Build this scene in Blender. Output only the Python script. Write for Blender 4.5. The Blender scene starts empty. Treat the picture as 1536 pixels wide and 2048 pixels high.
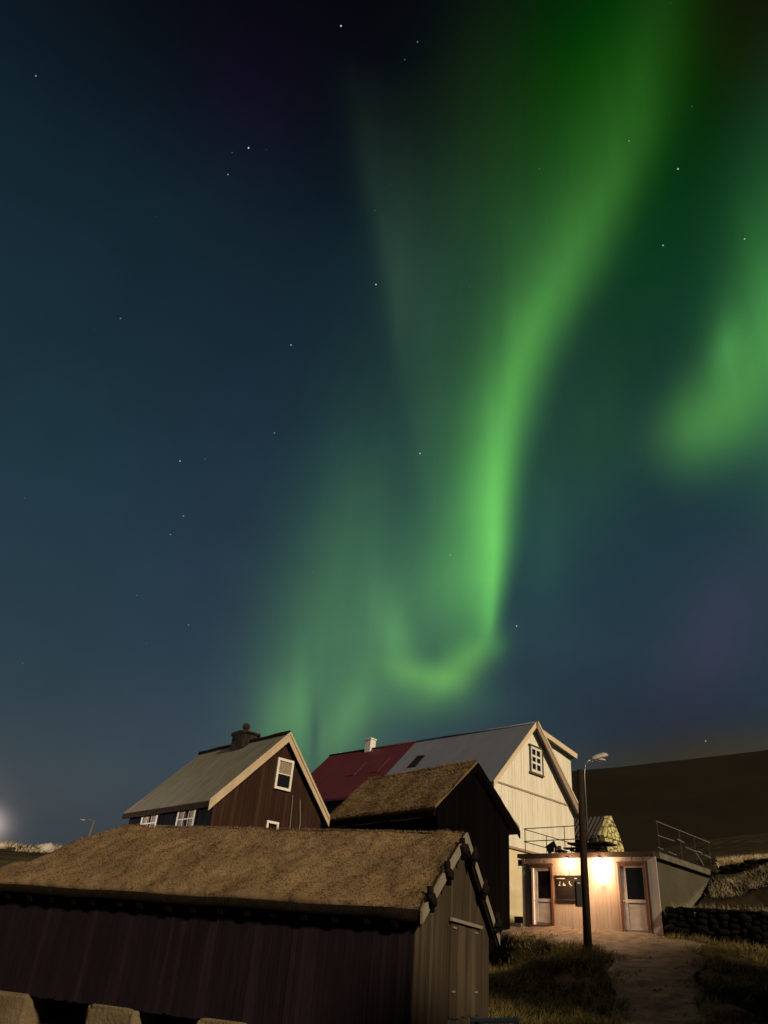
import bpy, bmesh, math, random
import numpy as np
from mathutils import Vector, Matrix, noise

random.seed(7)
RNG = np.random.default_rng(7)
scene = bpy.context.scene
COL = scene.collection
R_ = math.radians

# ------------------------------------------------------------------ camera
cam_d = bpy.data.cameras.new("camera")
cam_d.sensor_fit = 'VERTICAL'
cam_d.sensor_height = 36.0
cam_d.lens = 25.95
cam_d.clip_start = 0.1
cam_d.clip_end = 5000
cam = bpy.data.objects.new("camera", cam_d)
COL.objects.link(cam)
pit, rol = R_(31.07), R_(5.07)
fw = Vector((0, math.cos(pit), math.sin(pit)))
up0 = Vector((0, -math.sin(pit), math.cos(pit)))
rt = math.cos(rol) * Vector((1, 0, 0)) + math.sin(rol) * up0
up = math.cos(rol) * up0 - math.sin(rol) * Vector((1, 0, 0))
M = Matrix((rt, up, -fw)).transposed().to_4x4()
M.translation = Vector((0, 0, 1.6))
cam.matrix_world = M
scene.camera = cam

scene.view_settings.view_transform = 'Standard'
scene.view_settings.look = 'None'
scene.view_settings.exposure = 0.0
scene.view_settings.gamma = 1.0
scene.cycles.use_denoising = True
scene.cycles.max_bounces = 5
scene.cycles.sample_clamp_indirect = 4.0

# ------------------------------------------------------------------ sun (low warm light from the town behind on the right)
SUN_AZ, SUN_EL, SUN_S = 145.0, 30.0, 3.55
sun_d = bpy.data.lights.new("sun", 'SUN')
sun_d.energy = SUN_S
sun_d.angle = R_(6.0)
sun_d.color = (1.0, 0.80, 0.545)
sun = bpy.data.objects.new("sun", sun_d)
COL.objects.link(sun)
sdir = Vector((math.sin(R_(SUN_AZ)) * math.cos(R_(SUN_EL)), math.cos(R_(SUN_AZ)) * math.cos(R_(SUN_EL)), math.sin(R_(SUN_EL))))
sun.rotation_euler = sdir.to_track_quat('Z', 'Y').to_euler()
sun.location = (20, -20, 30)

# ------------------------------------------------------------------ night sky: azimuth / elevation in degrees
BANDS = [[[19.41, 7.8, 1.789, 0.994, 0.0], [20.92, 8.57, 2.011, 0.885, 0.2], [22.44, 9.37, 2.197, 0.814, 0.36], [24.71, 9.57, 2.744, 0.998, 0.52], [28.52, 9.73, 3.11, 1.469, 0.66], [32.36, 9.91, 3.236, 1.798, 0.66], [38.07, 10.78, 3.581, 2.483, 0.52], [43.58, 12.99, 3.945, 3.288, 0.44], [48.64, 16.87, 5.058, 4.153, 0.35], [52.58, 20.9, 6.656, 4.437, 0.25], [55.92, 24.46, 8.087, 4.91, 0.165], [59.87, 27.98, 9.546, 5.543, 0.1], [63.43, 31.62, 11.241, 6.612, 0.05], [67.69, 36.54, 12.57, 9.612, 0.02]], [[21.88, 9.41, 0.809, 0.324, 0.0], [23.95, 9.65, 0.99, 0.412, 0.18], [27.76, 9.82, 1.371, 0.685, 0.2], [32.36, 10.0, 1.528, 0.989, 0.18], [38.08, 10.64, 1.72, 1.433, 0.12], [43.61, 12.33, 2.03, 1.776, 0.05], [50.26, 17.81, 2.716, 2.716, 0.0]], [[28.42, 5.21, 1.14, 2.193, 0.0], [32.25, 4.29, 1.098, 2.746, 0.014], [37.96, 2.36, 1.076, 3.424, 0.022], [43.53, 0.59, 1.259, 3.672, 0.034], [48.86, -1.29, 1.469, 4.518, 0.042], [53.81, -4.01, 1.833, 5.805, 0.03], [58.36, -6.98, 2.259, 7.31, 0.014], [62.44, -10.68, 2.18, 10.902, 0.0]]]
BLOBS = [[7.3936, 19.5821, 0.3, -0.465, 0.436, 0.065, 0.19, 0.018],
 [4.4279, 18.8048, 0.14, 0.173, 0.796, 0.06, 0.165, 0.018],
 [2.0335, 21.3459, 0.377, 0.22, 0.117, 0.035, 0.105, 0.018],
 [4.9107, 17.0696, 0.0453, -0.00892, 0.427, 0.016, 0.05, 0.012],
 [9.775, 21.3305, 1.24, -0.254, 1.31, 0.01, 0.06, 0.008],
 [5.3974, 24.1987, 0.101, 0.00607, 0.0307, 0.028, 0.1, 0.018],
 [-3.6774, 19.3478, 0.0367, -0.000795, 0.0116, 0.032, 0.092, 0.02],
 [-0.8456, 27.265, 0.0395, 0.00692, 0.0103, 0.018, 0.057, 0.015],
 [-6.3471, 14.6585, 0.275, -0.00658, 0.0981, 0.04, 0.115, 0.022],
 [-5.3692, 15.8486, 2.05, 0.444, 0.0699, 0.012, 0.05, 0.008],
 [-1.5824, 15.1352, 0.335, -0.228, 0.136, 0.036, 0.105, 0.022],
 [0.669, 20.4912, 0.163, -0.0504, 0.047, 0.012, 0.035, 0.01],
 [-3.929, 13.8389, 8.44, 2.22, 0.37, -0.018, -0.05, -0.01],
 [7.7699, 51.5204, 0.0129, -0.00539, 0.00747, 0.008, 0.026, 0.002],
 [5.6731, 38.0769, 0.0661, 0.00568, 0.0143, 0.006, 0.024, 0.004],
 [28.1877, 36.3847, 0.0816, -0.0525, 0.144, 0.036, 0.13, 0.016],
 [32.4206, 38.7488, 0.0552, -0.0591, 0.0639, 0.034, 0.13, 0.014],
 [31.3863, 41.0966, 0.652, -0.471, 0.358, 0.02, 0.08, 0.02],
 [36.2213, 41.9732, 0.0561, -0.041, 0.0374, 0.025, 0.12, 0.02],
 [38.5912, 48.3732, 0.0452, -0.0464, 0.0347, 0.008, 0.05, 0.003],
 [38.0874, 35.9254, 0.0599, -0.0418, 0.034, 0.03, 0.13, 0.025],
 [28.6732, 47.9315, 0.0103, -0.00852, 0.0102, -0.002, 0.018, -0.014],
 [18.7506, 36.5116, 0.0477, -0.0209, 0.0235, 0.006, 0.025, 0.0],
 [13.918, 30.3847, 0.15, -0.0119, 0.0217, 0.004, 0.022, 0.004],
 [26.037, 61.0772, 0.00727, -0.00316, 0.0182, -0.004, 0.012, -0.002],
 [40.2849, 59.4953, 0.0175, 0.00407, 0.0408, 0.004, 0.0, -0.003],
 [18.5657, 55.7662, 0.0117, -0.00834, 0.0106, -0.002, 0.008, -0.006],
 [26.9953, 21.8993, 0.0789, -0.0836, 0.0606, 0.014, 0.0, 0.01],
 [28.6458, 13.5196, 0.0269, 0.00773, 0.282, 0.02, 0.006, -0.018],
 [20.924, 12.6525, 0.0183, -0.00805, 0.373, 0.01, -0.002, -0.02],
 [21.4503, 17.3534, 0.00901, 0.002, 0.0845, 0.0, -0.006, -0.006],
 [23.75, 13.9507, 0.00845, -0.000521, 0.0651, -0.012, -0.022, -0.026],
 [-13.1905, 22.6072, 0.0243, 0.00589, 0.00328, 0.003, 0.0, 0.006],
 [-21.7213, 57.5612, 0.0187, 0.00258, 0.0449, 0.002, -0.001, 0.003],
 [-24.8367, 5.4628, 0.204, 0.101, 0.148, 0.06, 0.04, 0.04],  # this row and the next paint the left lamp's halo into the sky
 [-24.295, 5.4457, 0.993, 0.258, 1.54, 0.55, 0.44, 0.4],
 [-23.8207, 6.9632, 0.0113, -0.0148, 0.0747, 0.01, 0.006, 0.003]]
RAMP = [[-2.71, 0.01764, 0.02122, 0.02732], [7.74, 0.04519, 0.0648, 0.07619], [13.31, 0.0319, 0.05448, 0.07227], [18.5, 0.02315, 0.04817, 0.06848], [29.29, 0.01298, 0.0356, 0.05127], [39.94, 0.00913, 0.02519, 0.0382], [49.67, 0.00561, 0.016, 0.02519], [55.39, 0.00368, 0.0075, 0.01298], [60.4, 0.00273, 0.00335, 0.00605], [68.32, 0.00121, 0.00152, 0.00304]]
STARS = [[-0.09696, 0.43433, 0.89552, 1.4], [-0.41635, 0.45817, 0.78532, 0.5], [-0.20041, 0.54101, 0.81679, 1.6], [-0.22413, 0.5636, 0.79506, 0.5], [-0.03635, 0.66753, 0.7437, 1.1], [-0.14087, 0.72213, 0.67726, 0.9], [-0.15469, 0.79508, 0.58645, 0.4], [-0.27068, 0.80171, 0.53291, 1.1], [-0.26069, 0.84121, 0.47372, 0.5], [-0.27411, 0.85016, 0.44954, 0.35], [0.04141, 0.81006, 0.58488, 1.2], [0.18731, 0.90278, 0.38717, 0.9], [0.30341, 0.51126, 0.80409, 1.2], [0.30543, 0.57927, 0.75575, 0.8], [0.38701, 0.5492, 0.74068, 0.7], [0.2452, 0.49936, 0.83098, 0.35], [-0.34636, 0.67479, 0.65168, 0.35], [0.40682, 0.87843, 0.25071, 0.5], [0.0937, 0.87743, 0.47047, 0.3], [-0.00933, 0.44425, 0.89585, 0.3], [-0.23938, 0.90588, 0.34941, 0.3]]
world = bpy.data.worlds.new("World")
scene.world = world
world.use_nodes = True
wt = world.node_tree
wt.nodes.clear()
class NT:
    def __init__(s, t): s.t = t
    def put(s, sock, v):
        if isinstance(v, (int, float)): sock.default_value = v
        elif isinstance(v, tuple): sock.default_value = v
        else: s.t.links.new(v, sock)
    def m(s, op, a, b=None, c=None, clamp=False):
        n = s.t.nodes.new('ShaderNodeMath'); n.operation = op; n.use_clamp = clamp
        s.put(n.inputs[0], a)
        if b is not None: s.put(n.inputs[1], b)
        if c is not None: s.put(n.inputs[2], c)
        return n.outputs[0]
    def vm(s, op, a, b=None, scale=None):
        n = s.t.nodes.new('ShaderNodeVectorMath'); n.operation = op
        s.put(n.inputs[0], a)
        if b is not None: s.put(n.inputs[1], b)
        if scale is not None: s.put(n.inputs['Scale'], scale)
        return n.outputs['Value'] if op in ('DISTANCE', 'LENGTH', 'DOT_PRODUCT') else n.outputs['Vector']
    def curve(s, x, x0, x1, pts, lo, hi):
        n = s.t.nodes.new('ShaderNodeFloatCurve')
        c = n.mapping.curves[0]
        n.mapping.use_clip = False
        P = [((px - x0) / (x1 - x0), (py - lo) / (hi - lo)) for px, py in pts]
        while len(c.points) < len(P): c.points.new(0.5, 0.5)
        for p, q in zip(c.points, P): p.location = q; p.handle_type = 'AUTO_CLAMPED'
        n.mapping.update()
        t = s.m('MULTIPLY_ADD', x, 1 / (x1 - x0), -x0 / (x1 - x0), clamp=True)
        s.put(n.inputs['Value'], t)
        return s.m('MULTIPLY_ADD', n.outputs[0], hi - lo, lo)
W = NT(wt)
tc = wt.nodes.new('ShaderNodeTexCoord')
dirv = W.vm('NORMALIZE', tc.outputs['Generated'])
sp = wt.nodes.new('ShaderNodeSeparateXYZ'); wt.links.new(dirv, sp.inputs[0])
DEG = 180 / math.pi
az = W.m('MULTIPLY', W.m('ARCTAN2', sp.outputs[0], sp.outputs[1]), DEG)
el = W.m('MULTIPLY', W.m('ARCSINE', sp.outputs[2]), DEG)
# slow wobble so that no edge is a perfect curve
wn = wt.nodes.new('ShaderNodeTexNoise'); wn.inputs['Scale'].default_value = 3.2; wn.inputs['Detail'].default_value = 3.0
wt.links.new(dirv, wn.inputs['Vector'])
wob = W.m('SUBTRACT', wn.outputs[0], 0.5)
azw = W.m('MULTIPLY_ADD', wob, 1.2, az)
# base gradient
ramp = wt.nodes.new('ShaderNodeValToRGB')
e = ramp.color_ramp.elements
r0, r1 = -5.0, 75.0
while len(e) < len(RAMP): e.new(0.5)
for q, row in zip(e, RAMP):
    q.position = (row[0] - r0) / (r1 - r0); q.color = (row[1], row[2], row[3], 1)
ramp.color_ramp.interpolation = 'B_SPLINE'
W.put(ramp.inputs[0], W.m('MULTIPLY_ADD', el, 1 / (r1 - r0), -r0 / (r1 - r0), clamp=True))
acc = ramp.outputs[0]
def add(acc, I, col):
    return W.vm('ADD', acc, W.vm('SCALE', (col[0], col[1], col[2]), scale=I))
# fine vertical rays in the aurora
def rays(freq, amp):
    n = wt.nodes.new('ShaderNodeTexNoise'); n.noise_dimensions = '2D'
    n.inputs['Scale'].default_value = 1.0; n.inputs['Detail'].default_value = 2.0
    cb = wt.nodes.new('ShaderNodeCombineXYZ')
    W.put(cb.inputs[0], W.m('MULTIPLY', az, freq)); W.put(cb.inputs[1], W.m('MULTIPLY', el, 0.05))
    wt.links.new(cb.outputs[0], n.inputs['Vector'])
    return W.m('MULTIPLY_ADD', n.outputs[0], amp, 1 - amp * 0.5)
ray_f = rays(0.40, 0.26)
BAND_COL = [(.14, .55, .075), (.14, .55, .075), (.28, .64, .30)]
for rows, col in zip(BANDS, BAND_COL):
    x0, x1 = rows[0][0], rows[-1][0]
    def cv(k):
        ys = [r[k] for r in rows]; lo, hi = min(ys), max(ys)
        if hi - lo < 1e-6: hi = lo + 1
        return W.curve(el, x0, x1, [(r[0], r[k]) for r in rows], lo, hi)
    dx = W.m('SUBTRACT', azw, cv(1))
    wl, wr, A = cv(2), cv(3), cv(4)
    right = W.m('GREATER_THAN', dx, 0.0)
    wd = W.m('ADD', W.m('MULTIPLY', right, wr), W.m('MULTIPLY', W.m('SUBTRACT', 1.0, right), wl))
    t = W.m('ABSOLUTE', W.m('DIVIDE', dx, wd))
    # softer tail on the left side than on the right
    pw = W.m('MULTIPLY_ADD', right, 0.5, 1.5)
    g = W.m('EXPONENT', W.m('MULTIPLY', W.m('POWER', t, pw), -1.0))
    acc = add(acc, W.m('MULTIPLY', W.m('MULTIPLY', g, A), ray_f), col)
for b in BLOBS:
    dx = W.m('SUBTRACT', azw, b[0]); dy = W.m('SUBTRACT', el, b[1])
    q = W.m('ADD', W.m('MULTIPLY', dx, W.m('ADD', W.m('MULTIPLY', dx, b[2]), W.m('MULTIPLY', dy, b[3]))), W.m('MULTIPLY', W.m('MULTIPLY', dy, dy), b[4]))
    g = W.m('EXPONENT', W.m('MULTIPLY', q, -1.0))
    if b[6] > max(b[5], b[7]): g = W.m('MULTIPLY', g, ray_f)
    acc = add(acc, g, b[5:8])
for s in STARS:
    d = W.vm('DISTANCE', dirv, (s[0], s[1], s[2]))
    g = W.m('LESS_THAN', d, 0.00085)
    acc = add(acc, g, (.42 * s[3], .48 * s[3], .5 * s[3]))
wn2 = wt.nodes.new('ShaderNodeTexNoise'); wn2.inputs['Scale'].default_value = 5.0; wn2.inputs['Detail'].default_value = 6.0; wn2.inputs['Roughness'].default_value = .6
wt.links.new(dirv, wn2.inputs['Vector'])
acc = W.vm('SCALE', acc, scale=W.m('MULTIPLY_ADD', wn2.outputs[0], .42, .79))
acc = W.vm('MAXIMUM', acc, (.0015, .0015, .002))
vo = wt.nodes.new('ShaderNodeTexVoronoi'); vo.inputs['Scale'].default_value = 46.0
wt.links.new(dirv, vo.inputs['Vector'])
vs = wt.nodes.new('ShaderNodeSeparateColor'); wt.links.new(vo.outputs['Color'], vs.inputs[0])
faint = W.m('MULTIPLY', W.m('LESS_THAN', vo.outputs['Distance'], .030), W.m('POWER', vs.outputs[0], 5.0))
acc = add(acc, faint, (.10, .13, .14))
bg = wt.nodes.new('ShaderNodeBackground'); bg.inputs['Strength'].default_value = 1.0
wt.links.new(acc, bg.inputs['Color'])
wo = wt.nodes.new('ShaderNodeOutputWorld'); wt.links.new(bg.outputs[0], wo.inputs['Surface'])
# ------------------------------------------------------------------ materials
def new_mat(name):
    m = bpy.data.materials.new(name); m.use_nodes = True
    t = m.node_tree
    return m, t, t.nodes['Principled BSDF'], NT(t)
def ramp_node(t, stops, fac):
    r = t.nodes.new('ShaderNodeValToRGB'); e = r.color_ramp.elements
    while len(e) < len(stops): e.new(0.5)
    for q, (p, c) in zip(e, stops): q.position = p; q.color = (c[0], c[1], c[2], 1)
    t.links.new(fac, r.inputs[0]); return r.outputs[0]
def noise_tex(t, vec, scale, detail=4, stretch=None, rough=.55):
    n = t.nodes.new('ShaderNodeTexNoise'); n.inputs['Scale'].default_value = scale
    n.inputs['Detail'].default_value = detail; n.inputs['Roughness'].default_value = rough
    if stretch:
        mp = t.nodes.new('ShaderNodeMapping'); mp.inputs['Scale'].default_value = stretch
        t.links.new(vec, mp.inputs[0]); vec = mp.outputs[0]
    t.links.new(vec, n.inputs['Vector']); return n.outputs[0]
def mix(t, f, a, b):
    n = t.nodes.new('ShaderNodeMix'); n.data_type = 'RGBA'
    for s, v in ((n.inputs[0], f), (n.inputs[6], a), (n.inputs[7], b)):
        if hasattr(v, 'is_linked'): t.links.new(v, s)
        elif isinstance(v, (int, float)): s.default_value = v
        else: s.default_value = (v[0], v[1], v[2], 1)
    return n.outputs[2]
def set_bump(t, bs, h, strength, dist):
    b = t.nodes.new('ShaderNodeBump'); b.inputs['Strength'].default_value = strength; b.inputs['Distance'].default_value = dist
    t.links.new(h, b.inputs['Height']); t.links.new(b.outputs[0], bs.inputs['Normal'])
def noise_mat(name, c1, c2, scale=3, rough=.85, bump=.3, bdist=.02, stretch=None, lo=.3, hi=.7, island=0.0, detail=5, metal=0.0):
    m, t, bs, n = new_mat(name)
    tcn = t.nodes.new('ShaderNodeTexCoord')
    f = noise_tex(t, tcn.outputs['Object'], scale, detail, stretch)
    c = ramp_node(t, [(lo, c1), (hi, c2)], f)
    if island:
        g = t.nodes.new('ShaderNodeNewGeometry')
        k = n.m('MULTIPLY_ADD', g.outputs['Random Per Island'], 2 * island, 1 - island)
        c = n.vm('SCALE', c, scale=k)
    t.links.new(c, bs.inputs['Base Color'])
    bs.inputs['Roughness'].default_value = rough; bs.inputs['Metallic'].default_value = metal
    if rough > .8: bs.inputs['Specular IOR Level'].default_value = .06
    if bump:
        h = noise_tex(t, tcn.outputs['Object'], scale * 6, 4, stretch)
        set_bump(t, bs, h, bump, bdist)
    return m
def wood_mat(name, c, wear, amount=.35, island=.18, rough=.75, spec=.2):
    """painted or tarred boards: a tone per board, streaks down the grain, patches worn to the colour `wear`"""
    m, t, bs, n = new_mat(name)
    tcn = t.nodes.new('ShaderNodeTexCoord'); ob = tcn.outputs['Object']
    g = t.nodes.new('ShaderNodeNewGeometry')
    k = n.m('MULTIPLY_ADD', g.outputs['Random Per Island'], 2 * island, 1 - island)
    grain = noise_tex(t, ob, 1.0, 5, (26, 26, 1.6))
    patch = noise_tex(t, ob, 1.0, 4, (3.0, 3.0, .55), .65)
    w = n.m('MULTIPLY_ADD', patch, 1.6, -.62)
    w = n.m('ADD', w, n.m('MULTIPLY_ADD', grain, 1.2, -.6), clamp=True)
    w = n.m('MULTIPLY', w, amount, clamp=True)
    w = n.m('ADD', w, n.m('MULTIPLY', n.m('GREATER_THAN', g.outputs['Random Per Island'], .86), amount * .35), clamp=True)
    c2 = mix(t, w, c, wear)
    c3 = n.vm('SCALE', c2, scale=k)
    t.links.new(c3, bs.inputs['Base Color']); bs.inputs['Roughness'].default_value = rough
    set_bump(t, bs, grain, .35, .006); bs.inputs['Specular IOR Level'].default_value = spec
    return m
def blade_mat(name, c1, c2, c3, scale=1.2):
    m, t, bs, n = new_mat(name)
    tcn = t.nodes.new('ShaderNodeTexCoord'); g = t.nodes.new('ShaderNodeNewGeometry')
    f = noise_tex(t, tcn.outputs['Object'], scale, 5)
    c = ramp_node(t, [(.32, c1), (.5, c2), (.68, c3)], f)
    k = n.m('MULTIPLY_ADD', g.outputs['Random Per Island'], .36, .82)
    pits = ramp_node(t, [(.30, (.42, .40, .38)), (.46, (1, 1, 1))], noise_tex(t, tcn.outputs['Object'], scale * 3.1, 4, None, .6))
    t.links.new(n.vm('MULTIPLY', n.vm('SCALE', c, scale=k), pits), bs.inputs['Base Color'])
    bs.inputs['Roughness'].default_value = .9; bs.inputs['Specular IOR Level'].default_value = .15
    return m
def flat_mat(name, c, rough=.5, metal=0.0):
    return noise_mat(name, tuple(v * .8 for v in c), tuple(min(1, v * 1.15) for v in c), 6, rough, .12, .004, metal=metal)
def emit_mat(name, c, s):
    m, t, bs, n = new_mat(name)
    bs.inputs['Base Color'].default_value = (.8, .8, .8, 1)
    bs.inputs['Emission Color'].default_value = (c[0], c[1], c[2], 1); bs.inputs['Emission Strength'].default_value = s
    return m
def stone_wall_mat(name, c1, c2, joint, scale):
    m, t, bs, n = new_mat(name)
    tcn = t.nodes.new('ShaderNodeTexCoord')
    v = t.nodes.new('ShaderNodeTexVoronoi'); v.inputs['Scale'].default_value = scale
    t.links.new(tcn.outputs['Object'], v.inputs['Vector'])
    v2 = t.nodes.new('ShaderNodeTexVoronoi'); v2.feature = 'DISTANCE_TO_EDGE'; v2.inputs['Scale'].default_value = scale
    t.links.new(tcn.outputs['Object'], v2.inputs['Vector'])
    sp = t.nodes.new('ShaderNodeSeparateColor'); t.links.new(v.outputs['Color'], sp.inputs[0])
    c = ramp_node(t, [(0, c1), (1, c2)], sp.outputs[0])
    jn = noise_tex(t, tcn.outputs['Object'], scale * 1.3, 3)
    e = n.m('LESS_THAN', v2.outputs['Distance'], n.m('MULTIPLY_ADD', jn, .22, -.05))
    t.links.new(mix(t, e, c, joint), bs.inputs['Base Color']); bs.inputs['Roughness'].default_value = .9
    set_bump(t, bs, v2.outputs['Distance'], .8, .05)
    return m
def corrugated_mat(name, c1, c2, pitch, axis, streak):
    m, t, bs, n = new_mat(name)
    tcn = t.nodes.new('ShaderNodeTexCoord'); sp = t.nodes.new('ShaderNodeSeparateXYZ'); t.links.new(tcn.outputs['Object'], sp.inputs[0])
    f = noise_tex(t, tcn.outputs['Object'], 1.0, 6, streak, .7)
    t.links.new(ramp_node(t, [(.3, c1), (.72, c2)], f), bs.inputs['Base Color'])
    h = n.m('SINE', n.m('MULTIPLY', sp.outputs[axis], 2 * math.pi / pitch))
    set_bump(t, bs, h, .6, .02); bs.inputs['Roughness'].default_value = .62
    return m

MT = {}
MT['cream'] = wood_mat('cream_boards', (.82, .77, .62), (.42, .39, .31), .50, .07)
MT['cream_trim'] = wood_mat('cream_trim', (.66, .54, .36), (.36, .28, .18), .35, .05)
MT['rake'] = wood_mat('rake_boards', (.50, .40, .27), (.26, .18, .10), .6, .05)
MT['tan_trim'] = wood_mat('tan_trim', (.36, .27, .19), (.2, .14, .09), .4, .05)
MT['grey_boards'] = wood_mat('weathered_grey_boards', (.043, .032, .021), (.135, .106, .07), .40, .2, .85, .1)
MT['old_white'] = wood_mat('old_white_board', (.23, .20, .15), (.10, .085, .06), .8, .08)
MT['dark_red'] = wood_mat('dark_red_tarred_boards', (.0125, .0078, .0108), (.032, .023, .027), .55, .13, .9, .08)
MT['brown'] = wood_mat('brown_tarred_boards', (.029, .0135, .0085), (.082, .046, .030), .35, .16, .9, .12)
MT['black'] = wood_mat('black_tarred_shaded_boards', (.0016, .0013, .0013), (.003, .0024, .0022), .4, .2, .95, .02)  # tar black taken darker still: the gable's shade is put into the colour
MT['bluish_black'] = wood_mat('black_wall_boards', (.008, .008, .011), (.016, .015, .017), .4, .2, .9, .05)
MT['dark_wood'] = noise_mat('dark_old_timber', (.010, .007, .005), (.03, .02, .014), 8, .85, .4, .01)
MT['hut_boards'] = wood_mat('hut_painted_boards', (.44, .375, .32), (.31, .25, .21), .6, .06)
MT['hut_trim'] = wood_mat('hut_white_trim', (.52, .46, .42), (.38, .32, .28), .3, .04)
MT['door_frame'] = wood_mat('brown_door_frame', (.15, .075, .050), (.10, .05, .034), .4, .05)
MT['door_leaf'] = flat_mat('white_door_leaf', (.50, .47, .46), .45)
MT['fascia'] = noise_mat('dark_brown_fascia', (.020, .011, .008), (.05, .028, .018), 5, .7, .2, .005)
MT['hut_side'] = noise_mat('grey_green_render', (.060, .056, .034), (.082, .076, .050), 1.1, .9, .25, .01)
MT['coping'] = noise_mat('concrete_coping', (.09, .083, .062), (.15, .135, .10), 3, .9, .3, .01)
MT['concrete'] = noise_mat('pale_concrete', (.66, .55, .34), (.76, .64, .41), 1.5, .9, .25, .01)
MT['glass'] = noise_mat('dark_window_glass', (.006, .006, .007), (.012, .011, .010), 2, .12, 0)
MT['white'] = wood_mat('white_window_paint', (.72, .68, .60), (.5, .45, .38), .25, .03, .6)
MT['casing'] = flat_mat('dark_green_casing', (.10, .095, .06), .6)
MT['curtain'] = noise_mat('lace_curtain', (.16, .13, .10), (.34, .29, .23), 14, .9, .2, .01)
MT['grey_roof'] = noise_mat('grey_roof_sheet', (.115, .126, .162), (.14, .152, .19), 1.0, .6, .15, .01, (.8, 2.5, .8))
MT['red_roof'] = noise_mat('red_roof_sheet', (.060, .0065, .0115), (.082, .010, .017), 1.0, .65, .15, .01, (.8, 2.5, .8))
MT['moss_roof'] = noise_mat('mossy_sheet_roof', (.088, .083, .062), (.145, .137, .105), 1.0, .9, .25, .02, (1.0, 6, 1.0), .3, .72, detail=7)
MT['chimney_white'] = flat_mat('whitewashed_chimney', (.72, .69, .64), .8)
MT['chimney_dark'] = noise_mat('dark_stone_chimney', (.015, .012, .009), (.05, .04, .03), 5, .95, .8, .05)
MT['turf'] = noise_mat('turf_soil', (.125, .083, .043), (.22, .15, .083), .9, .95, .6, .04, None, .3, .7, detail=8)
MT['turf_dark'] = noise_mat('turf_edge', (.008, .0055, .004), (.016, .011, .0075), 6, .95, .8, .05)
MT['turf_blade'] = blade_mat('turf_grass_blades', (.115, .074, .037), (.19, .126, .066), (.235, .160, .087), .9)
MT['grass_blade'] = blade_mat('dry_grass_blades', (.05, .038, .011), (.13, .10, .028), (.2, .155, .055), .7)
MT['bank_blade'] = blade_mat('pale_dry_grass_blades', (.15, .12, .07), (.36, .30, .19), (.54, .45, .31), 1.1)
MT['soil'] = noise_mat('earth_and_grass', (.014, .010, .006), (.050, .036, .016), 1.0, .95, .7, .06, None, .35, .68, detail=8)
MT['path'] = noise_mat('trodden_gravel', (.060, .045, .033), (.150, .116, .088), 3, .9, .7, .03, None, .3, .7, detail=9)
MT['hill'] = noise_mat('dark_heath', (.0115, .0080, .0045), (.0185, .0128, .0070), .03, .98, 0, .1, detail=8)
MT['field_stone'] = noise_mat('black_field_stones', (.0035, .003, .0025), (.008, .006, .005), 4, .95, .8, .06, island=.5)
MT['foundation'] = noise_mat('pale_foundation_stone', (.115, .087, .05), (.165, .128, .075), 2.5, .95, .6, .04, island=.15)
MT['boulder'] = noise_mat('pale_rock', (.20, .17, .13), (.45, .39, .31), 1.4, .95, .8, .1)
MT['stone_gable'] = stone_wall_mat('limewashed_stone', (.52, .47, .20), (.66, .60, .28), (.14, .11, .045), 2.3)
MT['dark_stone'] = noise_mat('dark_house_wall', (.06, .045, .038), (.10, .078, .066), 1.6, .95, .5, .03)
MT['tin'] = corrugated_mat('weathered_tin', (.030, .026, .022), (.08, .072, .06), .22, 1, (1, 2, 1))
MT['steel'] = noise_mat('galvanised_steel', (.30, .29, .26), (.42, .40, .37), 9, .45, .1, .002, metal=.7)
MT['dark_steel'] = noise_mat('dark_railing_steel', (.035, .03, .025), (.06, .05, .042), 9, .5, .1, .002)
MT['pole'] = wood_mat('creosoted_pole', (.022, .015, .010), (.04, .028, .020), .4, .05, .9, .06)
MT['lamp_head'] = flat_mat('grey_lamp_housing', (.34, .31, .28), .5)
MT['plastic_dark'] = flat_mat('dark_plastic', (.012, .011, .010), .35)
MT['bulb'] = emit_mat('lit_bulb_glass', (1.0, .80, .50), 60)
MT['mark'] = flat_mat('pale_marks', (.42, .36, .30), .6)
MT['rope'] = noise_mat('black_lashing', (.006, .005, .004), (.014, .011, .009), 12, .95, .5, .01)
MT['lit_grass_blade'] = blade_mat('lit_grass_blades', (.58, .46, .28), (.76, .62, .42), (.85, .71, .5), 1.4)  # lighter copy of the bank grass, with lamplight put into the colour
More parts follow.
